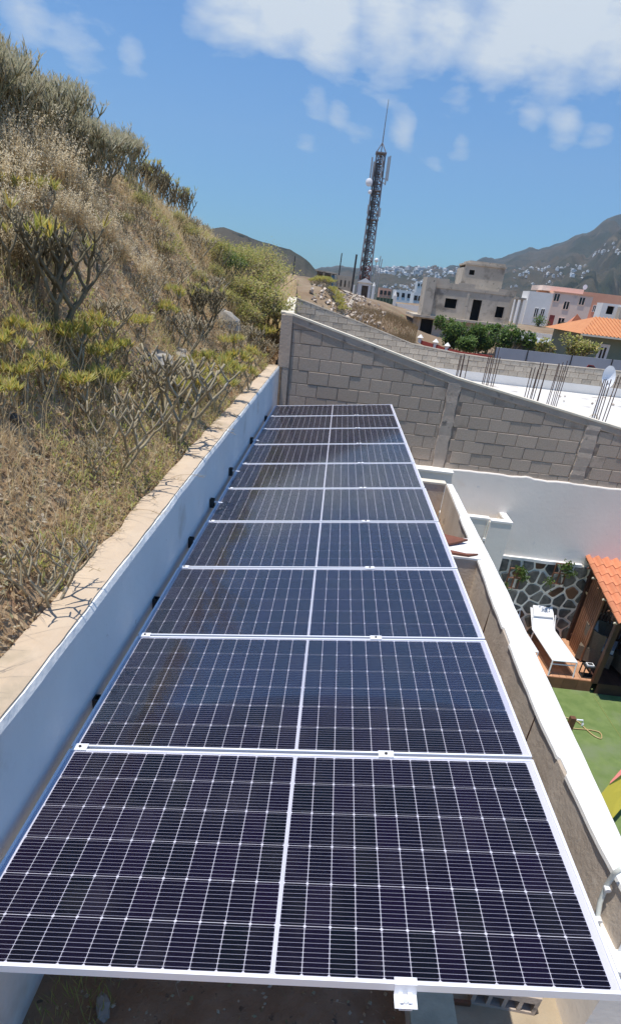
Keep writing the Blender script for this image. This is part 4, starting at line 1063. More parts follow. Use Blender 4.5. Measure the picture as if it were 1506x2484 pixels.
b = MB(); wall_openings(b, 8.4, 17.0, H - .4, -1.9, .418, .2, [(8.55, 9.75, -1.5, .3), (14.4, 15.0, -.35, -.05)]); b.bx(8.4, 8.6, H - .2, H + 6, -1.9, .418); b.bx(16.8, 17.0, H - .2, H + 6, -1.9, .418); b.build('lower_wall', M['poured_far'], uh)
b = MB(); b.bx(8.6, 16.8, H + 1, H + 1.2, -1.9, .4); b.build('inner_wall', M['painted_gloom'], uh)
tw = (12.62, 13.12, 4.35, 4.75)
b = MB(); wall_openings(b, 12.15, 15.95, H + 2.2, 3.15, 5.15, .2, [tw]); b.bx(12.0, 12.145, H + 2.2, H + 6, 3.15, 4.9); b.bx(15.75, 15.95, H + 2.4, H + 6, 3.15, 5.15); b.bx(12.15, 15.75, H + 5.8, H + 6, 3.15, 5.15); b.build('stair_tower', M['poured_far'], uh)
b = MB(); b.bx(12.1, 16.05, H + 2.1, H + 6.1, 5.152, 5.3); b.bx(12.5, 15.9, H + 2.3, H + 5.9, 5.302, 5.5); b.build('tower_roof', M['poured_far'], uh)
b = MB(); b.bx(12.4, 15.6, H + 3, H + 3.1, 3.2, 5.1); b.build('inner_wall', M['painted_gloom'], uh)
for xx in (17.05, 17.55): b = MB(); b.bx(xx - .09, xx + .09, H - .6, H - .42, .62, 2.76); b.build('porch_column', M['poured_far'], uh)
b = MB(); b.bx(16.85, 17.85, H - .8, H + 2, 2.762, 2.92); b.build('porch_roof', M['poured_far'], uh)

# pink and white house
PH = 100.0
ph = thing('town_house', 'pinkish two storey house with white left wing, red door and flat roof', 'house')
def wins(ops, y, parent, frame, glass=M['dark_open'], th=.12):
    for o in ops:
        b = MB(); xa, xb, za, zb = o; g = .06
        b.bx(xa, xb, y - .06, y + .1, zb - g, zb); b.bx(xa, xb, y - .06, y + .1, za, za + g); b.bx(xa, xa + g, y - .06, y + .1, za + g, zb - g); b.bx(xb - g, xb, y - .06, y + .1, za + g, zb - g)
        b.bx((xa + xb) / 2 - .04, (xa + xb) / 2 + .04, y - .05, y + .09, za + g, zb - g)
        wn = b.build('window', frame, parent); b = MB(); b.bx(xa + g, xb - g, y + .03, y + .05, za + g, zb - g); b.build('pane', glass, wn)
def WC(px, py, y, w_, h_): q = PYY(px, py, y); return (q.x - w_ / 2, q.x + w_ / 2, q.z - h_ / 2, q.z + h_ / 2)
mw = [WC(1350, 721, PH, .85, 1.0), WC(1373, 740, PH, .85, 1.05), WC(1411, 730, PH, .85, 1.0), WC(1360, 780, PH, .95, 1.05)]; dr = WC(1336, 779, PH, .75, 1.6)
zt = 4.55; zb_ = .2
b = MB(); wall_openings(b, 30.3, 35.8, PH, zb_, zt, .25, mw + [dr]); b.bx(35.55, 35.8, PH + .25, PH + 9, zb_, zt); b.bx(30.3, 30.55, PH + .25, PH + 9, zb_, zt); b.bx(30.3, 35.8, PH + 9, PH + 9.2, zb_, zt); b.bx(30.55, 35.55, PH + .25, PH + 9, zt - .2, zt - .02); b.build('wall', M['pinkish'], ph)
wins(mw, PH, ph, M['pinkish'])
b = MB(); b.bx(dr[0], dr[1], PH + .05, PH + .12, dr[2], dr[3]); b.build('door', M['red'], ph)
b = MB(); b.bx(30.15, 35.95, PH - .12, PH + 9.2, zt + .002, zt + .14); b.build('cornice', M['salmon'], ph)
b = MB(); b.bx(29.0, 34.9, PH + 2, PH + 8, zt + .142, zt + .75); b.build('roof_parapet', M['pinkish'], ph)
lw_ = [WC(1300, 758, PH, .6, 1.2), WC(1315, 760, PH, .6, 1.2)]
b = MB(); wall_openings(b, 26.9, 30.29, PH + .1, zb_, 4.35, .25, lw_); b.bx(26.9, 27.15, PH + .35, PH + 4, zb_, 4.35); b.bx(27.15, 30.29, PH + .35, PH + 4, 4.2, 4.35); b.build('white_wing', M['white_house'], ph); wins(lw_, PH + .1, ph, M['white_house'])
b = MB(); b.bx(25.9, 26.89, PH + .5, PH + 4, zb_, 3.2); b.build('side_wing', M['white_house'], ph)
b = MB(); b.tube([(35.2, PH + 3, zt + .1), (35.2, PH + 3, zt + 1.0)], .03, 5); b.tube([(35.2, PH + 2.8, zt + 1.1), (35.2, PH + 2.95, zt + 1.1)], [.32, .1], 12); b.build('roof_antenna', M['metal_white'], ph)
sh = thing('town_house', 'salmon orange house with flat roof behind the pinkish one at right', 'house')
sw = [WC(1441, 748, PH + 6, .55, .9), WC(1452, 751, PH + 6, .55, .9)]
b = MB(); wall_openings(b, 36.2, 46, PH + 6, 0, 5.2, .25, sw); b.bx(36.2, 46, PH + 6.25, PH + 14, 5.0, 5.2); b.bx(36.2, 36.45, PH + 6.25, PH + 14, 0, 5.0); b.build('wall', M['salmon'], sh); wins(sw, PH + 6, sh, M['white_house'])
b = MB(); b.bx(36.0, 38.5, PH + 4.6, PH + 6, 1.6, 1.8); b.build('canopy', M['orange_roof'], sh)
wh = thing('town_house', 'white and grey unfinished house cut by the right edge of the photo', 'house')
b = MB(); ops_ = [(32.65, 33.5, 2.55, 3.4)]; wall_openings(b, 32.0, 40, 85, -.5, 3.65, .25, ops_); b.bx(32.0, 32.25, 85.25, 87, -.5, 3.65); b.bx(32.25, 40, 85.25, 87, 3.45, 3.65); b.build('wall', M['white_house'], wh)
b = MB(); b.bx(33.9, 40, 84.0, 84.98, -.5, 3.4); b.build('grey_wall', M['poured_far'], wh)
b = MB(); b.bx(32.26, 39.9, 86.5, 86.6, -.5, 3.4); b.build('inner_wall', M['painted_gloom'], wh)
rh = thing('town_house', 'small red house far behind the right end of the unfinished house', 'house')
b = MB(); q = R4(1240, 770, 1266, 738, 112); b.bx(q[0], q[1] + .5, 112, 118, q[2] - 1.5, q[3]); b.build('wall', M['salmon'], rh); b = MB(); b.bx(q[0] + .4, q[0] + .8, 111.9, 112.05, q[2] + .3, q[2] + 1.2); b.build('window', M['dark_open'], rh)
# sage house with orange roof
GY = 50.0
gh = thing('bungalow', 'sage green bungalow with bright orange tiled roof at the right edge', 'house')
z0_, z1_ = -2.6, .93
ops_ = [WC(1460, 857, GY, .55, .95)]
b = MB(); wall_openings(b, 18.9, 27, GY, z0_, z1_, .25, ops_); b.bx(18.9, 19.15, GY + .25, GY + 8, z0_, z1_); b.build('wall', M['green_wall'], gh); wins(ops_, GY, gh, M['white_house'])
o_ = ops_[0]; b = MB(); b.bx(o_[0] - .12, o_[0] - .001, GY - .05, GY, o_[2] - .1, o_[3] + .12); b.bx(o_[1] + .001, o_[1] + .12, GY - .05, GY, o_[2] - .1, o_[3] + .12); b.bx(o_[0] - .12, o_[1] + .12, GY - .055, GY, o_[3] + .001, o_[3] + .14); b.build('window_surround', M['white_house'], gh)
rid = Vector((20.3, GY + 3.2, 2.05)); eL, eR = (18.2, GY - .9, .92), (28, GY - .9, .92)
b = MB(); b.add([eL, eR, (28, GY + 3.2, 2.05), tuple(rid), (18.2, GY + 8.5, .92), (28, GY + 8.5, .92)], [(0, 1, 2, 3), (0, 3, 4), (3, 2, 5, 4), (0, 4, 5, 1)])
b.build('roof', M['orange_roof'], gh)
nstrip = 34
for k in range(nstrip):
    x = 18.35 + k * .28; t = min(1.0, max(0.05, (x - 18.2) / (rid.x - 18.2)))
    b = MB(); b.tube([(x, GY - .92, .935), (x, GY - .92 + 4.1 * t, .935 + 1.13 * t)], .05, 5, cap=False); b.build('tile_row', M['orange_roof'], gh)
b = MB(); b.bx(18.2, 28, GY - .93, GY - .85, .80, .915); b.build('eave_board', M['cream'], gh)
cb = thing('cabin', 'small grey wooden cabin with little tiled roof behind the orange roofed bungalow', 'cabin')
q = R4(1376, 812, 1412, 790, 60); b = MB(); b.bx(q[0], q[1], 60, 63, -2, q[3] + .1); b.build('wall', M['brown_rough'], cb)
b = MB(); xm = (q[0] + q[1]) / 2; b.add([(q[0] - .2, 59.7, q[3] + .05), (xm - .3, 59.7, q[3] + .85), (q[1] + .2, 59.7, q[3] + .05), (q[0] + .6, 63.2, q[3] + .05), (xm + .9, 63.2, q[3] + .85), (q[1] + 1.2, 63.2, q[3] + .05)], [(0, 1, 2), (0, 3, 4, 1), (1, 4, 5, 2), (3, 5, 4), (0, 2, 5, 3)]); b.build('roof', M['tile'], cb)

# grey panel fence and red planter wall
fe = thing('panel_fence', 'long fence of smooth light grey panels behind the second block wall', 'fence')
pa = [PYY(*q) for q in ((1203, 842, 40), (1281, 850, 40.5), (1388, 862, 41), (1486, 872, 41.5), (1600, 884, 42))]
for i in range(4):
    a, c = pa[i], pa[i + 1]; b = MB(); b.prism([(a.x + .03, a.y, -1.9), (c.x - .03, c.y, -1.9), (c.x - .03, c.y, c.z), (a.x + .03, a.y, a.z)], None, (0, .08, 0)); b.build('panel', M['panel_grey'], fe)
    b = MB(); b.bx(a.x - .028, a.x + .028, a.y - .04, a.y + .1, -1.9, a.z + .02); b.build('post', M['steel_dark'], fe)
b = MB(); k = [PYY(1420, 892, 30), PYY(1428, 884, 30), PYY(1440, 886, 30), PYY(1448, 896, 30), PYY(1448, 905, 30), PYY(1420, 903, 30)]; b.prism(k, None, (0, .03, 0)); o = b.build('stop_sign', M['red']); tag(o, 'back of a red bordered sign peeking over the second block wall', 'sign')
b = MB(); c_ = sum(k, Vector()) / 6; b.prism([c_ + (p - c_) * .72 + Vector((0, -.012, 0)) for p in k], None, (0, .011, 0)); i2 = b.build('sign_face', M['steel_dark'], o)
rw = thing('garden_wall', 'low red painted garden wall with white cone caps below the unfinished house', 'wall')
ra_ = [PYY(*q) for q in ((1015, 823, 45), (1052, 834, 44.5), (1080, 843, 44), (1130, 855, 43), (1195, 862, 42))]
for i in range(4):
    a, c = ra_[i], ra_[i + 1]; b = MB(); b.prism([(a.x, a.y, -2.2), (c.x - .003, c.y, -2.2), (c.x - .003, c.y, c.z), (a.x, a.y, a.z)], None, (0, .15, 0)); b.build('wall_section', M['red'], rw)
for i in (0, 1, 2):
    a = ra_[i]; b = MB(); b.tube([(a.x + .1, a.y - .0, a.z - .3), (a.x + .1, a.y, a.z + .12)], .13, 6); b.tube([(a.x + .1, a.y, a.z + .12), (a.x + .1, a.y, a.z + .32)], [.22, .02], 8); b.build('cap', M['white_house'], rw)
# white road parapet on the right
rp = thing('road_wall', 'long low white road wall in front of the pinkish house', 'wall')
a, c = PYY(1250, 800, 74), PYY(1378, 815, 72); b = MB(); b.prism([(a.x, a.y, a.z - 1.2), (c.x + 6, c.y, c.z - 1.4), (c.x + 6, c.y, c.z - .1), (a.x, a.y, a.z)], None, (0, .2, 0)); b.build('wall_body', M['white_house'], rp)
a, c = PYY(1250, 822, 62), PYY(1400, 838, 62); b = MB(); b.add([(a.x, 61, a.z), (c.x + 8, 61, a.z - .4), (c.x + 8, 70, a.z - .2), (a.x, 70, a.z + .2)], [(0, 1, 2, 3)]); struct(b.build('road', M['panel_grey']))

# ------------------------------------------------------------------ mast hill: tower, huts, poles
def z_at(px, py, y): return PYY(px, py, y)
TY = 92.0; tb = z_at(884, 672, TY); tt = z_at(924, 372, TY)
tw_ = thing('radio_tower', 'tall lattice radio tower with panel antennas and a whip on top', 'radio tower', (tb.x, TY, 0))
zb_, zt_ = tb.z - 3, tt.z; dxx = tt.x - tb.x
def hw(z): return interp(z, [zb_, zb_ + 4, zt_], [.85, .70, .50])
def ctr(z): return dxx * (z - tb.z) / (zt_ - tb.z)
nseg = 16
for k, (sx, sy) in enumerate(((-1, -1), (1, -1), (0, 1))):
    b = MB(); b.tube([(ctr(z) + sx * hw(z), sy * hw(z), z) for z in np.linspace(zb_, zt_, 6)], .10, 5); b.build('leg', M['tower_grey'], tw_)
b = MB(); b2 = MB(); cor = ((-1, -1), (1, -1), (0, 1))
for s_ in range(nseg):
    za, zc = zb_ + (zt_ - zb_) * s_ / nseg, zb_ + (zt_ - zb_) * (s_ + 1) / nseg
    for e_ in range(3):
        p, q = cor[e_], cor[(e_ + 1) % 3]; bb = b2 if za < tb.z + 1.5 else b
        A_ = Vector((ctr(za) + p[0] * hw(za), p[1] * hw(za), za)); B_ = Vector((ctr(za) + q[0] * hw(za), q[1] * hw(za), za)); C_ = Vector((ctr(zc) + q[0] * hw(zc), q[1] * hw(zc), zc)); D_ = Vector((ctr(zc) + p[0] * hw(zc), p[1] * hw(zc), zc))
        bb.bar(A_, B_, .06); bb.bar(A_, C_, .05); bb.bar(B_, D_, .05)
b.build('lattice', M['tower_grey'], tw_); b2.build('lattice', M['tower_red'], tw_)
b = MB(); b.tube([(ctr(zt_ - 8) - .35, -.9, zb_), (ctr(zt_) - .3, -.7, zt_ - 1)], .14, 5); b.build('cable_tray', M['steel_dark'], tw_)
for (dx, z, hgt) in ((-.95, zt_ - 3.1, 2.6), (-.7, zt_ - 3.3, 2.4), (.95, zt_ - 3.0, 2.7), (1.15, zt_ - 2.6, 2.4), (.3, zt_ - 2.4, 2.0), (.8, zt_ - 6.2, .9), (-.7, zt_ - 6.0, .9)):
    b = MB(); b.box((ctr(z) + dx, -.7, z + hgt / 2), (.085, .08, hgt / 2)); b.tube([(ctr(z) + dx * .5, -.5, z + .2), (ctr(z) + dx, -.6, z + .2)], .05, 4); b.build('panel_antenna', M['antenna'], tw_)
for (dx, z) in ((1.45, zt_ - 14), (1.7, zt_ - 14.3)):
    b = MB(); b.tube([(ctr(z) + dx, -.4, z), (ctr(z) + dx + .25, -.4, z + 3.8)], .06, 5); b.tube([(ctr(z) + dx, -.4, z), (ctr(z) + .8, -.4, z - .6)], .05, 4); b.build('whip_antenna', M['antenna'], tw_)
for (px, py, r_) in ((895, 441, .42), (897, 464, .24)):
    q = z_at(px, py, TY - 1.2); b = MB(); v = [(0, -.1, 0)]; f = []
    for j in range(1, 4):
        for i in range(14): th = 2 * math.pi * i / 14; v.append((r_ * j / 3 * math.cos(th), -.1 + .12 * (j / 3) ** 2, r_ * j / 3 * math.sin(th)))
    for i in range(14): f.append((0, 1 + (i + 1) % 14, 1 + i))
    for j in range(2):
        for i in range(14): a = 1 + j * 14 + i; a2 = 1 + j * 14 + (i + 1) % 14; f.append((a, a2, a2 + 14, a + 14))
    b.add([(p[0] + q.x - tb.x, p[1] - 1.2, p[2] + q.z) for p in v], f); b.tube([(q.x - tb.x, -1.2, q.z), (ctr(q.z) - .6, -.5, q.z)], .05, 4); b.build('dish_antenna', M['metal_white'], tw_)
for (dz_, hx_) in ((.02, .65), (-3.6, .6), (-6.5, .75)): b = MB(); b.box((ctr(zt_ + dz_), 0, zt_ + dz_), (hx_, .8, .05)); b.build('platform', M['tower_grey'], tw_)
tip = z_at(942.5, 240, TY); b = MB(); z2 = z_at(927, 345, TY).z
for (sx, sy) in ((-.6, -.4), (.6, -.4), (0, .6)): b.bar((ctr(zt_) + sx, sy, zt_), (ctr(z2), 0, z2), .06)
b.build('top_tripod', M['tower_grey'], tw_)
b = MB(); b.tube([(ctr(z2), 0, z2 - .2), (tip.x - tb.x, 0, tip.z)], [.07, .03], 5); b.build('lightning_rod', M['tower_grey'], tw_)

hb_ = R4(861, 727, 903, 685, 86); gz = hb_[2] - .2
ht = thing('transformer_hut', 'small white hut with pitched roof at the foot of the radio tower', 'hut')
b = MB(); x0_, x1_ = hb_[0] + .2, hb_[1] - .1; zt2 = hb_[3] - .1; xm = (x0_ + x1_) / 2
wall_openings(b, x0_, x1_, 86, gz - .5, zt2, .15, [(xm - .35, xm + .45, gz, zt2 - .3)]); b.bx(x0_, x0_ + .15, 86.15, 89, gz - .5, zt2); b.bx(x1_ - .15, x1_, 86.15, 89, gz - .5, zt2); b.build('wall', M['white_house'], ht)
b = MB(); b.add([(x0_ - .2, 85.8, zt2 + .002), (xm, 85.8, zt2 + .5), (x1_ + .2, 85.8, zt2 + .002), (x0_ - .2, 89.2, zt2 + .002), (xm, 89.2, zt2 + .5), (x1_ + .2, 89.2, zt2 + .002)], [(0, 1, 2), (3, 5, 4), (0, 3, 4, 1), (1, 4, 5, 2), (0, 2, 5, 3)]); b.build('roof', M['white_house'], ht)
b = MB(); b.bx(xm - .35, xm + .45, 86.1, 86.14, gz, zt2 - .3); b.build('door', M['brown_rough'], ht)
gt = thing('meter_cabinet', 'white louvred cabinet and dark gate left of the white hut', 'cabinet')
q = R4(851, 722, 861, 690, 86); b = MB(); b.bx(q[0], q[1], 86, 86.4, q[2] - .3, q[3]); b.build('cabinet', M['white_house'], gt)
b = MB(); b.bx(q[0] - .15, q[0] - .03, 86, 86.1, q[2] - .3, q[3] + .3); b.bx(q[0], q[1] + .1, 85.9, 85.98, q[2] - .3, q[2] + .5); b.build('gate', M['rubber'], gt)
shd = thing('shack', 'long low shack of brown boards with a blue door by the dirt track', 'shack')
q = R4(766, 697, 812, 662, 92); b = MB(); n = 9
for k in range(n):
    xa = q[0] + (q[1] - q[0]) * k / n; b = MB(); b.bx(xa, xa + (q[1] - q[0]) / n - .04, 92, 92.15, q[2] - .2, q[3] - .02 * k); b.build('board', [M['brown_rough'], M['wood_dark'], M['brown_rough'], M['poured_far']][k % 4], shd)
b = MB(); b.bx(q[0], q[1] - .05, 92.16, 96, q[2] - .2, q[3] - .25); b.build('shack_body', M['brown_rough'], shd)
q3 = R4(801, 696, 811, 668, 91.8); b = MB(); b.bx(q3[0], q3[1], 91.8, 91.9, q3[2], q3[3]); b.build('door', M['blue_door'], shd)
b = MB(); b.prism([(q[0] - .3, 91.6, q[3] + .05), (q[1] + .3, 91.6, q[3] - .12), (q[1] + .3, 91.6, q[3] + .02), (q[0] - .3, 91.6, q[3] + .2)], None, (0, 4.6, 0)); b.build('roof', M['poured_far'], shd)
sh2 = thing('ruin', 'pale roofless block shed with narrow slit openings between the two poles', 'shed')
q = R4(813, 710, 850, 670, 93); ops_ = [(q[0] + .5 + k * .55, q[0] + .7 + k * .55, q[2] + .8, q[3] - .5) for k in range(4)]
b = MB(); wall_openings(b, q[0], q[1], 93, q[2] - .6, q[3], .2, ops_); b.bx(q[0], q[0] + .2, 93.2, 97, q[2] - .6, q[3]); b.bx(q[1] - .2, q[1], 93.2, 97, q[2] - .6, q[3] - .2); b.build('wall', M['poured_far'], sh2); b = MB(); b.bx(q[0] + .2, q[1] - .2, 95, 95.1, q[2] - .6, q[3] - .1); b.build('inner_wall', M['painted_gloom'], sh2)
for k, (xa, ya, xb, yb_, Yp, rr_, lb) in enumerate(((822, 662, 827, 613, 95, .09, 'thin dark utility pole left of the radio tower, the farther of the two'), (854, 690, 861, 616, 84, .14, 'thicker dark utility pole just left of the radio tower'), (710, 668, 712, 620, 80, .07, 'slender grey pole on the slope far left of the shack'))):
    a, c = z_at(xa, ya, Yp), z_at(xb, yb_, Yp); b = MB(); b.tube([(a.x, Yp, a.z - 1), (a.x + .1, Yp, c.z)], [rr_, rr_ * .8], 6); tag(b.build('utility_pole', M['steel_dark']), lb, 'pole', 'wooden poles on the hilltop')
a, c = z_at(905, 690, 110), z_at(912.5, 634, 110)
lp = thing('street_lamp', 'street lamp with round white globe right of the radio tower', 'street lamp', (a.x, 110, 0)); b = MB(); b.tube([(0, 0, a.z - 3), (0, 0, c.z)], .06, 6); b.build('pole', M['antenna'], lp)
b = MB(); v = []; f = []
for j in range(7):
    for i in range(10): th = 2 * math.pi * i / 10; p_ = math.pi * j / 6; v.append((.32 * math.sin(p_) * math.cos(th), .32 * math.sin(p_) * math.sin(th), c.z + .2 + .3 * math.cos(p_)))
for j in range(6):
    for i in range(10): f.append((j * 10 + i, (j + 1) * 10 + i, (j + 1) * 10 + (i + 1) % 10, j * 10 + (i + 1) % 10))
b.add(v, f); b.build('globe', M['metal_white'], lp)
# white boundary walls with pointed posts
wb = thing('boundary_wall', 'white boundary wall with pointed post and stone studded foot left of the unfinished house', 'wall')
a, c = z_at(955, 748, 80), z_at(1020, 752, 80); b = MB(); b.bx(a.x, c.x, 80, 80.2, a.z - 1.2, a.z + .55); b.build('wall_body', M['white_house'], wb)
b = MB(); p = z_at(957, 725, 80); b.bx(p.x - .15, p.x + .2, 79.85, 80.2, a.z - 1, p.z + .35); b.tube([(p.x, 80, p.z + .35), (p.x, 80, p.z + .9)], [.2, .02], 4); b.build('post', M['white_house'], wb)
b = MB(); b.bx(a.x, c.x, 79.9, 79.99, a.z - 1.3, a.z - .35); b.build('stone_foot', M['rubble'], wb)
wb2 = thing('gate_post', 'white pointed gate post beside the green mesh fence', 'post'); p = z_at(905, 700, 84); b = MB(); b.bx(p.x - .12, p.x + .2, 84, 84.3, p.z - 2.2, p.z + .3); b.tube([(p.x + .04, 84.15, p.z + .3), (p.x + .04, 84.15, p.z + .7)], [.2, .02], 4); b.build('post', M['white_house'], wb2)
gf = thing('mesh_fence', 'dark green mesh fence between the hut and the white boundary wall', 'fence'); a, c = z_at(910, 738, 84), z_at(953, 742, 82)
for k in range(6): x = a.x + (c.x - a.x) * k / 5; b = MB(); b.bx(x - .04, x + .04, 83, 83.08, a.z - .8, a.z + 1.0); b.build('post', M['green_wall'], gf)
b = MB(); b.bx(a.x, c.x, 83.09, 83.13, a.z - .8, a.z + .8); b.build('mesh_panel', mat('green_mesh', (.05, .09, .06), rough=.9), gf)
# pieces of white town just behind the boundary wall
for k, (q, y, mt, lb) in enumerate((((1000, 738, 1035, 712), 150, 'white_house', 'low white building with terrace just left of the unfinished house'), ((955, 728, 1000, 706), 170, 'white_house', 'white flat building farther back behind the boundary wall'),
                      ((918, 722, 950, 700), 180, 'salmon', 'ochre roofed building right of the white hut'), ((1010, 700, 1036, 684), 260, 'white_house', 'pale rounded house behind the left edge of the unfinished house'))):
    r = R4(*q, y); t = thing('far_building', lb, 'building'); b = MB(); b.bx(r[0], r[1], y, y + 8, r[2] - 4, r[3]); b.build('wall', M[mt], t)
    for j in range(3): xx = r[0] + (r[1] - r[0]) * (j + .5) / 3; b = MB(); b.bx(xx - .35, xx + .35, y - .06, y - .01, (r[2] + r[3]) / 2 - .3, (r[2] + r[3]) / 2 + .6); b.build('window', M['dark_open'], t)

# dirt track, rubble
trk = [z_at(*q) for q in ((720, 690, 88), (760, 694, 85), (800, 704, 80), (835, 716, 76), (862, 732, 72), (840, 738, 60))]
v = []; f = []
for i, p in enumerate(spline([Vector(p) for p in trk], 6)):
    for s_ in (-1, 1): x, y = p.x, p.y + s_ * 1.6; v.append((x, y, far_h(x, y) + .12))
for i in range(len(v) // 2 - 1): f.append((2 * i, 2 * i + 1, 2 * i + 3, 2 * i + 2))
b = MB(); b.add(v, f); struct(b.build('track', M['track']))
rr = random.Random(77); rms = [rock_mesh(200 + k, .3, M['rubble'], .7) for k in range(5)]; rub = MB()
for k in range(1600):
    px, py = rr.uniform(775, 905), rr.uniform(742, 790); yy = 44 + (790 - py) * .5 + rr.uniform(-3, 3)
    d = ray(px, 760); x = CW[0] + (d[0] / d[1]) * (yy - CW[1]) + rr.uniform(-1, 1); z = far_h(x, yy); s_ = rr.uniform(.06, .2)
    vs = [(x + rr.uniform(-s_, s_), yy + rr.uniform(-s_, s_), z + rr.uniform(-.05, s_ * 1.3)) for _ in range(6)]
    rub.add(vs, [(0, 1, 2), (0, 2, 3), (0, 3, 4), (0, 4, 5), (1, 2, 5), (2, 3, 4), (1, 5, 4), (0, 5, 1)])
tag(rub.build('rubble_heap', M['rubble']), 'pale heap of rubble stones on the slope behind the second block wall', 'rubble', kind='stuff')

# ------------------------------------------------------------------ far town
town_m = []
def house_mesh(seed):
    r = random.Random(seed); b = MB(); w_, d_, h_ = r.uniform(4, 8), r.uniform(4, 7), r.uniform(3, 7)
    b.bx(-w_, w_, 0, 2 * d_, -6, h_); b.bx(-w_ * .6, w_ * .3, d_ * .5, d_ * 1.5, h_, h_ + 2.4)
    for j in range(2 if h_ > 4.5 else 1):
        for i in range(4): xx = -w_ + 2 * w_ * (i + .5) / 4; b.bx(xx - .6, xx + .6, -.1, 0, 1 + j * 3, 2.5 + j * 3, 1)
    return b.mesh('far_house', [M['far_white'] if seed % 4 else M['far_ochre'], M['dark_open']])
hm = [house_mesh(k) for k in range(8)]
rr = random.Random(99)
clusters = [((880, 1110), (650, 668), 70, 2, 'pale house in the hillside town right of the radio tower'), ((960, 1120), (668, 700), 45, 1.5, 'small white house in the middle of the far town'),
            ((930, 1060), (692, 712), 45, 1.1, 'white house on the lower edge of the far town'), ((1240, 1430), (652, 674), 60, 1.3, 'white house in the village strip under the right mountain'),
            ((1440, 1506), (612, 622), 14, 1.3, 'white house high on the flank of the right mountain'), ((1240, 1340), (680, 700), 12, 1.0, 'scattered white house below the mountain village')]
def ground_hit(px, py):
    d = ray(px, py); hd = math.hypot(d[0], d[1]); a = math.atan2(d[0], d[1]); e = d[2] / hd; r = 130
    while r < 2600:
        if CW[2] + r * e <= valley_z(a, r): return a, r
        r *= 1.02
    return None
for (xr, yr, n, sc_, lb) in clusters:
    for k in range(n):
        px, py = rr.uniform(*xr), rr.uniform(*yr); g = ground_hit(px, py)
        if g is None: continue
        a, r = g; z = valley_z(a, r)
        o = link('far_house', hm[rr.randrange(8)], None, (CW[0] + r * math.sin(a), CW[1] + r * math.cos(a), z), rr.uniform(-.5, .5) - a * .5)
        s_ = sc_ * rr.uniform(.35, .7) * max(.2, r / 2400); o.scale = (s_, s_, s_ * rr.uniform(.7, 1.1)); tag(o, lb, 'house', 'houses of the far town')

# ------------------------------------------------------------------ vegetation
def leaf(b, c, d, L, wd, mi=0, droop=0.0, up=Vector((0, 0, 1))):
    s_ = d.cross(up)
    if s_.length < .05: s_ = d.cross(Vector((1, 0, 0)))
    s_.normalize(); m_ = c + d * L * .55 + Vector((0, 0, -droop * .3 * L)); e = c + d * L + Vector((0, 0, -droop * L))
    b.add([c, m_ - s_ * wd, e, m_ + s_ * wd], [(0, 1, 2, 3)], mi)
def grow(b, r, p, d, L, rad, depth, tips, fork=(2, 3), up=.5, spread=.75, nseg=3, bend=.5):
    pts = [p]; dd = d.copy(); q = p.copy()
    for k in range(nseg):
        dd = (dd + Vector((r.gauss(0, .10), r.gauss(0, .10), bend * .35))).normalized(); q = q + dd * (L / nseg); pts.append(q.copy())
    b.tube(pts, [rad * (1 - .18 * i / nseg) for i in range(len(pts))], 5, cap=(depth == 0))
    if depth == 0: tips.append((q, dd)); return
    n = r.randint(*fork); a0 = r.uniform(0, 6.28)
    for k in range(n):
        a = a0 + 2 * math.pi * k / n + r.uniform(-.4, .4)
        side_ = Vector((math.cos(a), math.sin(a), 0)); nd = (dd * .55 + side_ * spread + Vector((0, 0, up * .6))).normalized()
        grow(b, r, q, nd, L * r.uniform(.62, .9), rad * .78, depth - 1, tips, fork, up, spread, nseg, bend)
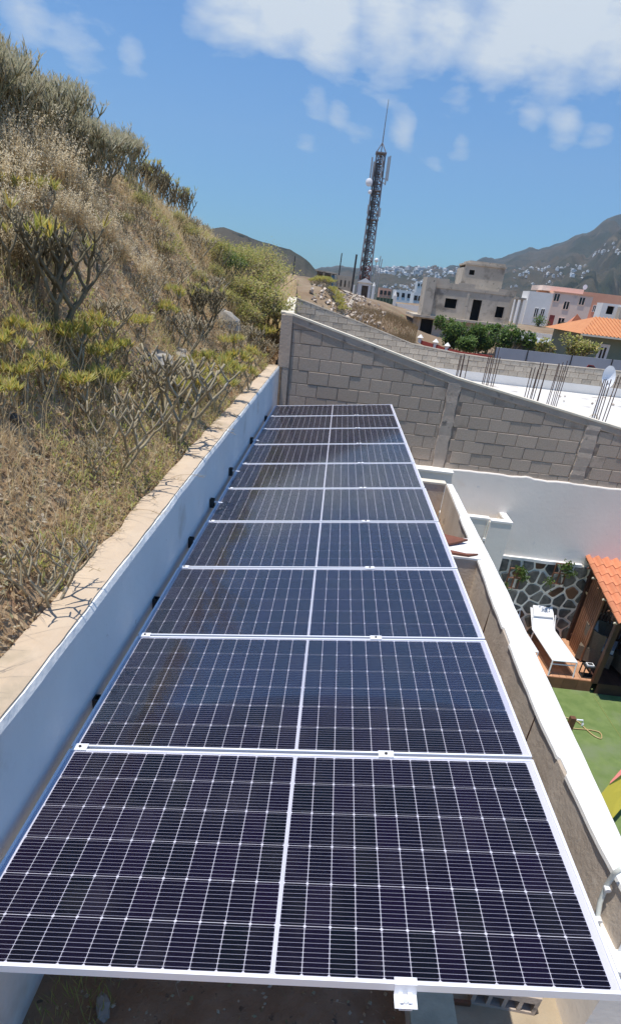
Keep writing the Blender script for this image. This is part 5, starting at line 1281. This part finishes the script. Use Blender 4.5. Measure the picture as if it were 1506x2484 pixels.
def shrub(kind, seed):
    r = random.Random(seed); b = MB(); tips = []; lb = MB()
    if kind == 'kleinia_bare':
        nb = r.randint(4, 6)
        for k in range(nb):
            a = k * 6.283 / nb + r.uniform(-.3, .3); grow(b, r, Vector((0, 0, -.05)), Vector((math.cos(a), math.sin(a), r.uniform(.5, 1.1))).normalized(), .20, .0125, 3, tips, (2, 3), .25, .8, 3, .55)
        for (q, d) in tips:
            if r.random() < .15:
                for j in range(5): a = r.uniform(0, 6.28); leaf(lb, q, (d + Vector((math.cos(a), math.sin(a), 0)) * .9).normalized(), .04, .004)
        return b, lb, 'leaf_dry'
    if kind == 'candelabra':
        for k in range(6):
            a = k * 6.283 / 6 + r.uniform(-.3, .3); grow(b, r, Vector((0, 0, -.05)), Vector((math.cos(a), math.sin(a), r.uniform(.35, 1.1))).normalized(), .21, .0165, 4, tips, (2, 3), .3, .75, 4, .6)
        for (q, d) in tips:
            if r.random() < .10:
                for j in range(12): a = r.uniform(0, 6.28); leaf(lb, q, (d * r.uniform(.5, 2) + Vector((math.cos(a), math.sin(a), .3))).normalized(), r.uniform(.05, .11), .005)
        return b, lb, 'leaf_kl'
    if kind == 'kleinia_green':
        for k in range(3):
            a = k * 2.1 + r.uniform(-.3, .3); grow(b, r, Vector((0, 0, -.05)), Vector((math.cos(a) * .6, math.sin(a) * .6, .8)).normalized(), .15, .014, 2, tips, (2, 2), .6, .75)
        for (q, d) in tips:
            for j in range(24):
                a = r.uniform(0, 6.28); leaf(lb, q - d * r.uniform(0, .03), (d * r.uniform(.5, 2.2) + Vector((math.cos(a), math.sin(a), r.uniform(-.1, .7)))).normalized(), r.uniform(.07, .14), .006, 0, .12)
        return b, lb, 'leaf_kl'
    if kind == 'spurge':
        for k in range(6):
            a = k * 1.05 + r.uniform(-.3, .3); grow(b, r, Vector((0, 0, -.05)), Vector((math.cos(a) * .7, math.sin(a) * .7, .75)).normalized(), .15, .0085, 3, tips, (3, 4), .5, .7, 2, .6)
        for (q, d) in tips:
            for j in range(5): a = r.uniform(0, 6.28); leaf(lb, q, (d * 1.1 + Vector((math.cos(a), math.sin(a), .2))).normalized(), r.uniform(.03, .065), .003)
        return b, lb, 'spurge'
    if kind == 'olive' or kind == 'green':
        for k in range(5):
            a = k * 1.25 + r.uniform(-.3, .3); grow(b, r, Vector((0, 0, -.05)), Vector((math.cos(a) * .5, math.sin(a) * .5, .9)).normalized(), .24, .012, 3, tips, (2, 3), .4, .7, 2, .3)
        for (q, d) in tips:
            for j in range(16):
                o = Vector((r.gauss(0, .06), r.gauss(0, .06), r.gauss(0, .07))); dd = Vector((r.uniform(-1, 1), r.uniform(-1, 1), r.uniform(-.4, 1))).normalized()
                leaf(lb, q + o, dd, r.uniform(.035, .07), r.uniform(.008, .013), 0, .2)
        return b, lb, 'leaf_olive' if kind == 'olive' else 'leaf_green'
    if kind == 'plume':
        for k in range(80):
            a = r.uniform(0, 6.28); sp = r.uniform(0, .75); L = r.uniform(.22, .48); p = Vector((r.gauss(0, .04), r.gauss(0, .04), 0)); d = Vector((math.cos(a) * sp, math.sin(a) * sp, 1)).normalized()
            e = p + d * L + Vector((math.cos(a), math.sin(a), 0)) * L * .15; s_ = Vector((-math.sin(a), math.cos(a), 0)) * .0016
            b.add([p - s_, p + s_, e + s_, e - s_], [(0, 1, 2, 3)])
            for j in range(22):
                t = r.uniform(.5, 1.05); c = p.lerp(e, t) + Vector((r.gauss(0, .014), r.gauss(0, .014), r.gauss(0, .01))); dd = Vector((r.uniform(-1, 1), r.uniform(-1, 1), r.uniform(-.8, .8))).normalized(); leaf(lb, c, dd, .026, .006)
        return b, lb, 'plume'
STEM = {'candelabra': 'bark_dark', 'kleinia_bare': 'bark', 'kleinia_green': 'bark', 'spurge': 'spurge', 'olive': 'bark', 'green': 'bark_green', 'plume': 'grass'}
protos = {}
for kind, n in (('candelabra', 2), ('kleinia_bare', 4), ('kleinia_green', 4), ('spurge', 4), ('olive', 3), ('green', 2), ('plume', 3)):
    protos[kind] = []
    for s_ in range(n):
        b, lb, lm = shrub(kind, 100 + 17 * s_ + len(kind)); protos[kind].append((b.mesh('branches', M[STEM[kind]], smooth=kind != 'plume'), lb.mesh('leaves', M[lm]) if lb.f else None))
NAMES = {'candelabra': ('candelabra_shrub', 'shrub'), 'kleinia_bare': ('succulent_shrub', 'shrub'), 'kleinia_green': ('succulent_shrub', 'shrub'), 'spurge': ('spurge_bush', 'bush'), 'olive': ('leafy_bush', 'bush'), 'green': ('green_bush', 'bush'), 'plume': ('grass_tuft', 'grass tuft')}
def bank_hit(px, py, skip=1.4):
    d = ray(px, py); t = skip
    while t < 130:
        q = CW + d * t
        if q[0] < bank_x0(q[1]) + .0 and q[2] <= bank_h(q[0], q[1]): return Vector(q)
        t *= 1.006
    return None
rp_ = random.Random(55)
def plant(kind, pos, sc_, label, group=None, lean=None):
    st_, lv = protos[kind][rp_.randrange(len(protos[kind]))]; nm, cat = NAMES[kind]
    t = thing(nm, label, cat, pos, rp_.uniform(0, 6.28), group); t.scale = (sc_, sc_, sc_ * rp_.uniform(.9, 1.15))
    if lean: t.rotation_euler.x = lean[0]; t.rotation_euler.y = lean[1]
    link('stems' if kind == 'plume' else 'branches', st_, t)
    if lv: link('seed_heads' if kind == 'plume' else 'leaves', lv, t)
    return t
def plant_px(kind, px, py, size, label, group=None, n=1):
    """base pixel and wanted height in photo pixels"""
    q = bank_hit(px, py)
    if q is None: return None
    depth = (RW @ (np.array(q) - CW))[2]; hgt = size / FL * depth
    base = {'candelabra': .78, 'kleinia_bare': .70, 'kleinia_green': .46, 'spurge': .62, 'olive': .85, 'green': .85, 'plume': .48}[kind]
    return plant(kind, q, hgt / base, label, group)
# named individuals
plant_px('candelabra', 130, 800, 330, 'large bare candelabra shrub with thick grey stems on the left of the bank')
plant_px('kleinia_bare', 122, 1470, 260, 'small leafless succulent with one straight trunk rooted behind the near wall top')
plant_px('kleinia_bare', 290, 1130, 250, 'bare twisted shrub with dry yellow tips in the middle of the bank')
plant_px('kleinia_bare', 415, 1065, 300, 'tall thin forked shrub standing close behind the wall top')
plant_px('kleinia_bare', 450, 880, 150, 'bare forked shrub beside the pale boulders')
plant_px('candelabra', 490, 810, 160, 'dense grey candelabra shrub left of the pale boulder')
plant_px('kleinia_bare', 265, 830, 160, 'short crooked bare shrub right of the large candelabra shrub')
def crest_plant(kind, y, sc, label, t=1.0):
    x = bank_x0(y) - (bank_x0(y) - crest_x(y)) * t; return plant(kind, (x, y, bank_h(x, y) - .03), sc, label)
crest_plant('candelabra', 12.7, 1.1, 'dark crowned bare shrub on the skyline, second from the right end of the row')
crest_plant('candelabra', 14.3, 1.15, 'dark bare shrub with dry top at the right end of the skyline row', .98)
crest_plant('candelabra', 11.3, 1.0, 'round dark bare shrub on the skyline between two others')
crest_plant('spurge', 8.6, 1.6, 'spurge with bare curved limbs at the right end of the skyline thicket', .94)
crest_plant('spurge', 9.9, 1.5, 'pale slender spurge standing alone between the thicket and the skyline row', .97)
crest_plant('spurge', 17.5, .8, 'tiny dark spurge low on the skyline far beyond the row')
plant_px('green', 560, 690, 85, 'bright green leafy bush on the slope beyond the pale boulder')
plant_px('olive', 625, 795, 150, 'yellow green small tree with thin trunk near the corner of the block wall')
plant_px('olive', 590, 660, 80, 'olive bush on the skyline above the bright green bush')
plant_px('green', 688, 650, 40, 'small dark round bush on the skyline by the grey hill')
for (px, py, s_) in ((640, 690, 95), (610, 690, 95), (655, 735, 110), (580, 750, 90), (530, 660, 85), (550, 640, 60), (510, 620, 50), (668, 700, 80), (650, 800, 120), (662, 830, 110), (600, 820, 100), (590, 700, 100), (460, 600, 60), (430, 560, 50), (400, 640, 60), (520, 700, 60), (560, 760, 60), (480, 700, 50), (340, 520, 50), (300, 560, 50)):
    plant_px('olive', px, py, s_, 'olive green bush in the leafy clump at the far end of the bank' if px > 570 else 'small yellow green bush on the middle of the bank, among dry grass', 'olive bushes on the bank')
for k in range(26):
    y_ = 4.0 + 4.6 * (k % 13) / 13 + rp_.uniform(-.15, .15); t_ = rp_.uniform(.82, 1.0) if k < 13 else rp_.uniform(1.02, 1.25)
    x_ = bank_x0(y_) - (bank_x0(y_) - crest_x(y_)) * t_
    plant('spurge', (x_, y_, bank_h(x_, y_)), rp_.uniform(1.25, 1.75) * interp(y_, [4, 6, 8.6], [1.15, 1.1, .8]), ('grey green spurge bush in the front row of the thicket at top left' if k < 13 else 'grey green spurge bush in the rear row of the thicket at top left'), 'spurge bushes of the thicket')
for (px, py, s_) in ((100, 540, 110), (30, 520, 120), (20, 900, 120), (60, 870, 110), (150, 860, 110), (190, 900, 130), (60, 980, 120), (120, 960, 130), (200, 1000, 140), (250, 930, 120), (270, 1000, 130), (10, 1010, 130), (300, 900, 100), (240, 850, 100),
                     (470, 960, 110), (500, 930, 100), (540, 960, 110), (570, 930, 100), (520, 1000, 120), (590, 960, 90), (470, 1010, 130), (610, 900, 80), (560, 880, 80), (400, 800, 80), (430, 770, 80), (640, 850, 70), (340, 830, 90)):
    plant_px('kleinia_green', px, py, s_, ('green and yellow rosette succulent in the patch below the large candelabra shrub' if px < 320 else 'yellow green rosette succulent in the patch close behind the wall top' if py > 850 else 'small rosette succulent near the pale boulders'), 'rosette succulents on the bank')
for (px, py, s_) in ((480, 640, 100), (380, 620, 100), (360, 740, 100), (420, 700, 110), (500, 740, 110), (550, 830, 90), (600, 860, 90), (640, 880, 80), (350, 980, 130), (430, 960, 120), (60, 680, 140), (220, 1150, 120), (20, 600, 150), (240, 660, 120), (330, 560, 90), (470, 580, 70)):
    plant_px('kleinia_bare', px, py, s_, ('bare grey shrub close behind the wall top' if py > 820 else 'bare grey shrub on the lower left of the bank' if px < 300 else 'bare grey shrub on the middle of the bank'), 'bare shrubs on the bank')
for (px, py, s_) in ((90, 400, 130), (20, 390, 130), (150, 430, 110), (50, 540, 100), (220, 600, 80), (300, 640, 70), (350, 690, 70), (10, 560, 120), (60, 470, 110), (110, 450, 110), (160, 470, 100), (200, 500, 90), (30, 430, 110), (150, 550, 90), (190, 560, 90), (80, 520, 100), (230, 540, 70), (20, 640, 110), (120, 640, 100), (260, 600, 80), (0, 480, 120), (140, 420, 90)):
    plant_px('plume', px, py, s_, ('tuft of pale feathery dry grass high on the left, below the thicket' if py < 500 else 'tuft of pale feathery dry grass behind the large candelabra shrub'), 'feathery grass tufts')
# rocks on the bank
for k, (px, py, s_, lb) in enumerate(((545, 785, .30, 'pale rounded boulder on the bank, the farthest of three'), (380, 890, .20, 'pale grey boulder half hidden among shrubs on the bank'), (432, 868, .15, 'light angular stone just right of the grey boulder'))):
    q = bank_hit(px, py)
    if q: o = link('boulder', rock_mesh(300 + k, s_, M['rock'], .75), None, q, k); tag(o, lb, 'boulder')
rr = random.Random(6); rb = [rock_mesh(400 + k, .04, M['rock_dark'], .7) for k in range(4)]
for k in range(120):
    y = rr.uniform(.3, 14); a, c = bank_x0(y), crest_x(y); x = a - (a - c) * rr.random() ** .7; o = link('bank_stone', rb[k % 4], None, (x, y, bank_h(x, y)), rr.uniform(0, 6)); o.scale = (rr.uniform(.4, 1.6),) * 3
    tag(o, 'small dark stone lying among dry litter on the bank', 'stone', 'small stones on the bank')

# dry grass, litter (uncountable)
def scatter(n, ydist, fn, seed):
    r = random.Random(seed)
    for k in range(n):
        y = ydist(r); a, c = bank_x0(y), crest_x(y); t = r.random() * 1.08; x = a - (a - c) * t - .01
        fn(r, x, y, t)
b = MB()
def blade(r, x, y, t):
    dens = vnoise(x * 1.6, y * 1.3, 33)
    if dens < .36 and r.random() < .75: return
    z = bank_h(x, y); g = max(1.0, y / 6.0)
    L = r.uniform(.05, .17) * (1.5 if dens > .62 else 1) * (g ** .35); a = r.uniform(0, 6.28); sp = r.uniform(.1, 1.1)
    d = Vector((math.cos(a) * sp + .15, math.sin(a) * sp, 1)).normalized(); s_ = Vector((-math.sin(a), math.cos(a), 0)) * .0014 * (g ** .8)
    p = Vector((x, y, z - .01)); m_ = p + d * L * .6; e = p + d * L + Vector((math.cos(a), math.sin(a), -.4)) * L * .25
    b.add([p - s_, p + s_, m_ + s_ * .8, e, m_ - s_ * .8], [(0, 1, 2, 4), (4, 2, 3)])
scatter(42000, lambda r: .2 + 17 * r.random() ** 1.9, blade, 1)
scatter(9000, lambda r: 12 + 40 * r.random() ** 1.5, blade, 2)
def straw(r, x, y, t):
    z = bank_h(x, y); L = r.uniform(.2, .5); a = r.uniform(0, 6.28); sp = r.uniform(.05, .6); g = max(1.0, y / 6.0)
    d = Vector((math.cos(a) * sp, math.sin(a) * sp, 1)).normalized(); s_ = Vector((-math.sin(a), math.cos(a), 0)) * .0012 * g
    p = Vector((x, y, z)); m_ = p + d * L * .6; e = p + d * L + Vector((math.cos(a), math.sin(a), -.2)) * L * .2
    b.add([p - s_, p + s_, m_ + s_ * .8, e, m_ - s_ * .8], [(0, 1, 2, 4), (4, 2, 3)])
scatter(5000, lambda r: .4 + 11 * r.random() ** 1.5, straw, 5)
tag(b.build('dry_grass', M['grass']), 'straw coloured dry grass covering the bank', 'grass', kind='stuff')
b = MB()
def chip(r, x, y, t):
    z = bank_h(x, y); g = max(1.0, y / 5.0); s_ = r.uniform(.006, .019) * g ** .7; a = r.uniform(0, 6.28)
    d = Vector((math.cos(a), math.sin(a), r.uniform(-.5, .7))); e = Vector((-math.sin(a), math.cos(a), r.uniform(-.5, .5))); c = Vector((x, y, z + r.uniform(0, .03)))
    b.add([c - d * s_ * 1.6, c + e * s_ * .5 + Vector((0, 0, s_ * .5)), c + d * s_ * 1.6, c - e * s_ * .5], [(0, 1, 2, 3)])
scatter(52000, lambda r: .1 + 14 * r.random() ** 2.0, chip, 3)
tag(b.build('leaf_litter', M['litter']), 'dead leaves and twigs littering the bank between the shrubs', 'litter', kind='stuff')
b = MB()
def weed(r, x, y, t):
    if vnoise(x * 1.1 + 7, y * .9, 71) < .56: return
    z = bank_h(x, y); g = max(1.0, y / 6.0)
    for j in range(3):
        a = r.uniform(0, 6.28); leaf(b, Vector((x, y, z + r.uniform(0, .07))), Vector((math.cos(a), math.sin(a), r.uniform(.2, 1.4))).normalized(), r.uniform(.03, .06) * g ** .5, .005 * g ** .6)
scatter(26000, lambda r: .2 + 22 * r.random() ** 1.5, weed, 4)
tag(b.build('weeds', M['leaf_olive']), 'low olive green weeds growing in patches on the bank', 'weeds', kind='stuff')
# long arching straws over the wall
rr = random.Random(10)
for k in range(16):
    y = rr.uniform(1.6, 6.5); x = -.3 - rr.uniform(0, .15); p = Vector((x, y, .45)); b = MB(); a = rr.uniform(-.8, .8); L = rr.uniform(.18, .42); pts = [p + Vector((L * t * math.cos(a), L * t * math.sin(a), .10 * math.sin(t * 2.2))) for t in (0, .25, .5, .75, 1)]
    b.tube(pts, .0012, 4, cap=False)
    for j in range(8): q = pts[3].lerp(pts[4], rr.random()); e = q + Vector((rr.uniform(-.02, .05), rr.uniform(-.05, .05), rr.uniform(-.02, .03))); b.tube([q, e], .0010, 3, cap=False)
    tag(b.build('grass_stalk', M['grass']), 'thin dry grass stalk arching from the bank over the wall top', 'grass stalk', 'dry stalks over the wall top')
# planter dry plant
b = MB(); rr = random.Random(14)
for k in range(900):
    c = Vector((rr.gauss(2.5, .12), rr.gauss(7.5, .35), -.98 + rr.uniform(0, .25))); d = Vector((rr.uniform(-1, 1), rr.uniform(-1, 1), rr.uniform(0, 1))).normalized(); leaf(b, c, d, .08, .006)
tag(b.build('dry_plant', M['leaf_dry']), 'dry orange brown plant in the far end of the narrow planter', 'plant')
# weeds at foot of the white wall
b = MB()
for k in range(500):
    c = Vector((rr.uniform(.0, .32), rr.uniform(.2, 1.0), -1.05)); d = Vector((rr.uniform(-.6, .6), rr.uniform(-.6, .6), 1)).normalized(); leaf(b, c, d, rr.uniform(.04, .13), .0025)
tag(b.build('weeds', M['leaf_olive']), 'thin green weeds at the foot of the white wall near the camera', 'weeds', kind='stuff')
# trees by the unfinished house
def tree(pos, hgt, rad, label, seed, m_='leaf_green', n=2600, cone=False):
    r = random.Random(seed); t = thing('garden_tree', label, 'tree', pos)
    b = MB(); tips = []
    for k in range(3): a = k * 2.1; grow(b, r, Vector((0, 0, -.2)), Vector((math.cos(a) * .4, math.sin(a) * .4, 1)).normalized(), hgt * .35, .07, 2, tips, (2, 3), .5, .6)
    b.build('trunk', M['bark'], t)
    lb = MB(); lob = [(Vector((r.gauss(0, rad * .45), r.gauss(0, rad * .45), hgt * r.uniform(.35, .85))), rad * r.uniform(.3, .6)) for _ in range(11)]
    for k in range(n):
        c, R_ = lob[r.randrange(len(lob))]; d = Vector((r.gauss(0, 1), r.gauss(0, 1), r.gauss(0, 1))).normalized(); q = c + d * R_ * r.uniform(.6, 1.05); dd = Vector((r.uniform(-1, 1), r.uniform(-1, 1), r.uniform(-.5, 1))).normalized()
        leaf(lb, q, dd, r.uniform(.14, .26), r.uniform(.05, .08))
    lb.build('crown', M[m_], t)
for k, (px, pyb, pyt, y, rad, lb) in enumerate(((1090, 850, 768, 49, 1.1, 'leftmost round green garden tree in front of the unfinished house'), (1155, 858, 792, 48, .9, 'middle dark green garden tree in front of the unfinished house'), (1178, 850, 780, 50, .6, 'slender green tree squeezed between its two round neighbours'),
                          (1238, 852, 797, 47, 1.25, 'rightmost broad green garden tree at the corner of the unfinished house'), (1128, 858, 822, 46, .7, 'low olive shrub between the left garden trees'))):
    a, c = z_at(px, pyb, y), z_at(px, pyt, y); tree((a.x, y, a.z - .4), (c.z - a.z + .4) * 1.05, rad, lb, 500 + k, n=3600)
for k, (px, pyb, pyt, y, rad, lb) in enumerate(((1320, 862, 820, 44, .6, 'spiky cactus like shrub behind the grey panel fence, left one'), (1385, 868, 815, 44, .7, 'loose papaya like plant behind the grey panel fence'), (1415, 868, 835, 43, .6, 'low green shrub by the sage bungalow'), (1305, 788, 770, 96, 1.2, 'dark red leaved bush left of the red door'))):
    a, c = z_at(px, pyb, y), z_at(px, pyt, y); tree((a.x, y, a.z - .3), c.z - a.z + .4, rad, lb, 600 + k, 'leaf_olive' if k < 3 else 'leaf_green', 700)
for k in range(14):
    px, py = 755 + k * 6 + rp_.uniform(-3, 3), 722 + k * 2 + rp_.uniform(-4, 4); yy = 52 - k * .5; d = ray(px, py); x = CW[0] + d[0] / d[1] * (yy - CW[1])
    t = plant('kleinia_green', (x, yy, far_h(x, yy)), 2.2, 'grey green agave like shrub on the rubble slope by the track', 'shrubs on the rubble slope')
# dry grass on far slope
b = MB(); rr = random.Random(17)
for k in range(14000):
    px = rr.uniform(850, 1015); yy = rr.uniform(34, 62); d = ray(px, 780); x = CW[0] + d[0] / d[1] * (yy - CW[1]); z = far_h(x, yy); a = rr.uniform(0, 6.28); L = rr.uniform(.12, .5)
    e = Vector((x + math.cos(a) * L * .3, yy + math.sin(a) * L * .3, z + L)); s_ = Vector((.012, 0, 0)); p = Vector((x, yy, z - .05)); b.add([p - s_, p + s_, e], [(0, 1, 2)])
tag(b.build('dry_grass', mat('dry_field_grass', (.4, .28, .14), islands=[(.42, .29, .14), (.28, .17, .08), (.50, .37, .2)], rough=.9)), 'dry orange straw field left of the unfinished house', 'grass', kind='stuff')

S.cycles.transparent_max_bounces = 12
# air
hz_m = bpy.data.materials.new('haze_air'); hz_m.use_nodes = True; t = hz_m.node_tree; t.nodes.clear()
o_ = t.nodes.new('ShaderNodeOutputMaterial'); vp = t.nodes.new('ShaderNodeVolumePrincipled'); vp.inputs['Color'].default_value = (.72, .86, 1.0, 1); vp.inputs['Density'].default_value = 1.6e-4; vp.inputs['Anisotropy'].default_value = .2
t.links.new(vp.outputs[0], o_.inputs['Volume'])
b = MB(); b.bx(-2600, 3300, -60, 3900, -10.5, 640); tag(b.build('haze', hz_m), 'thin pale air haze over the valley', kind='stuff')
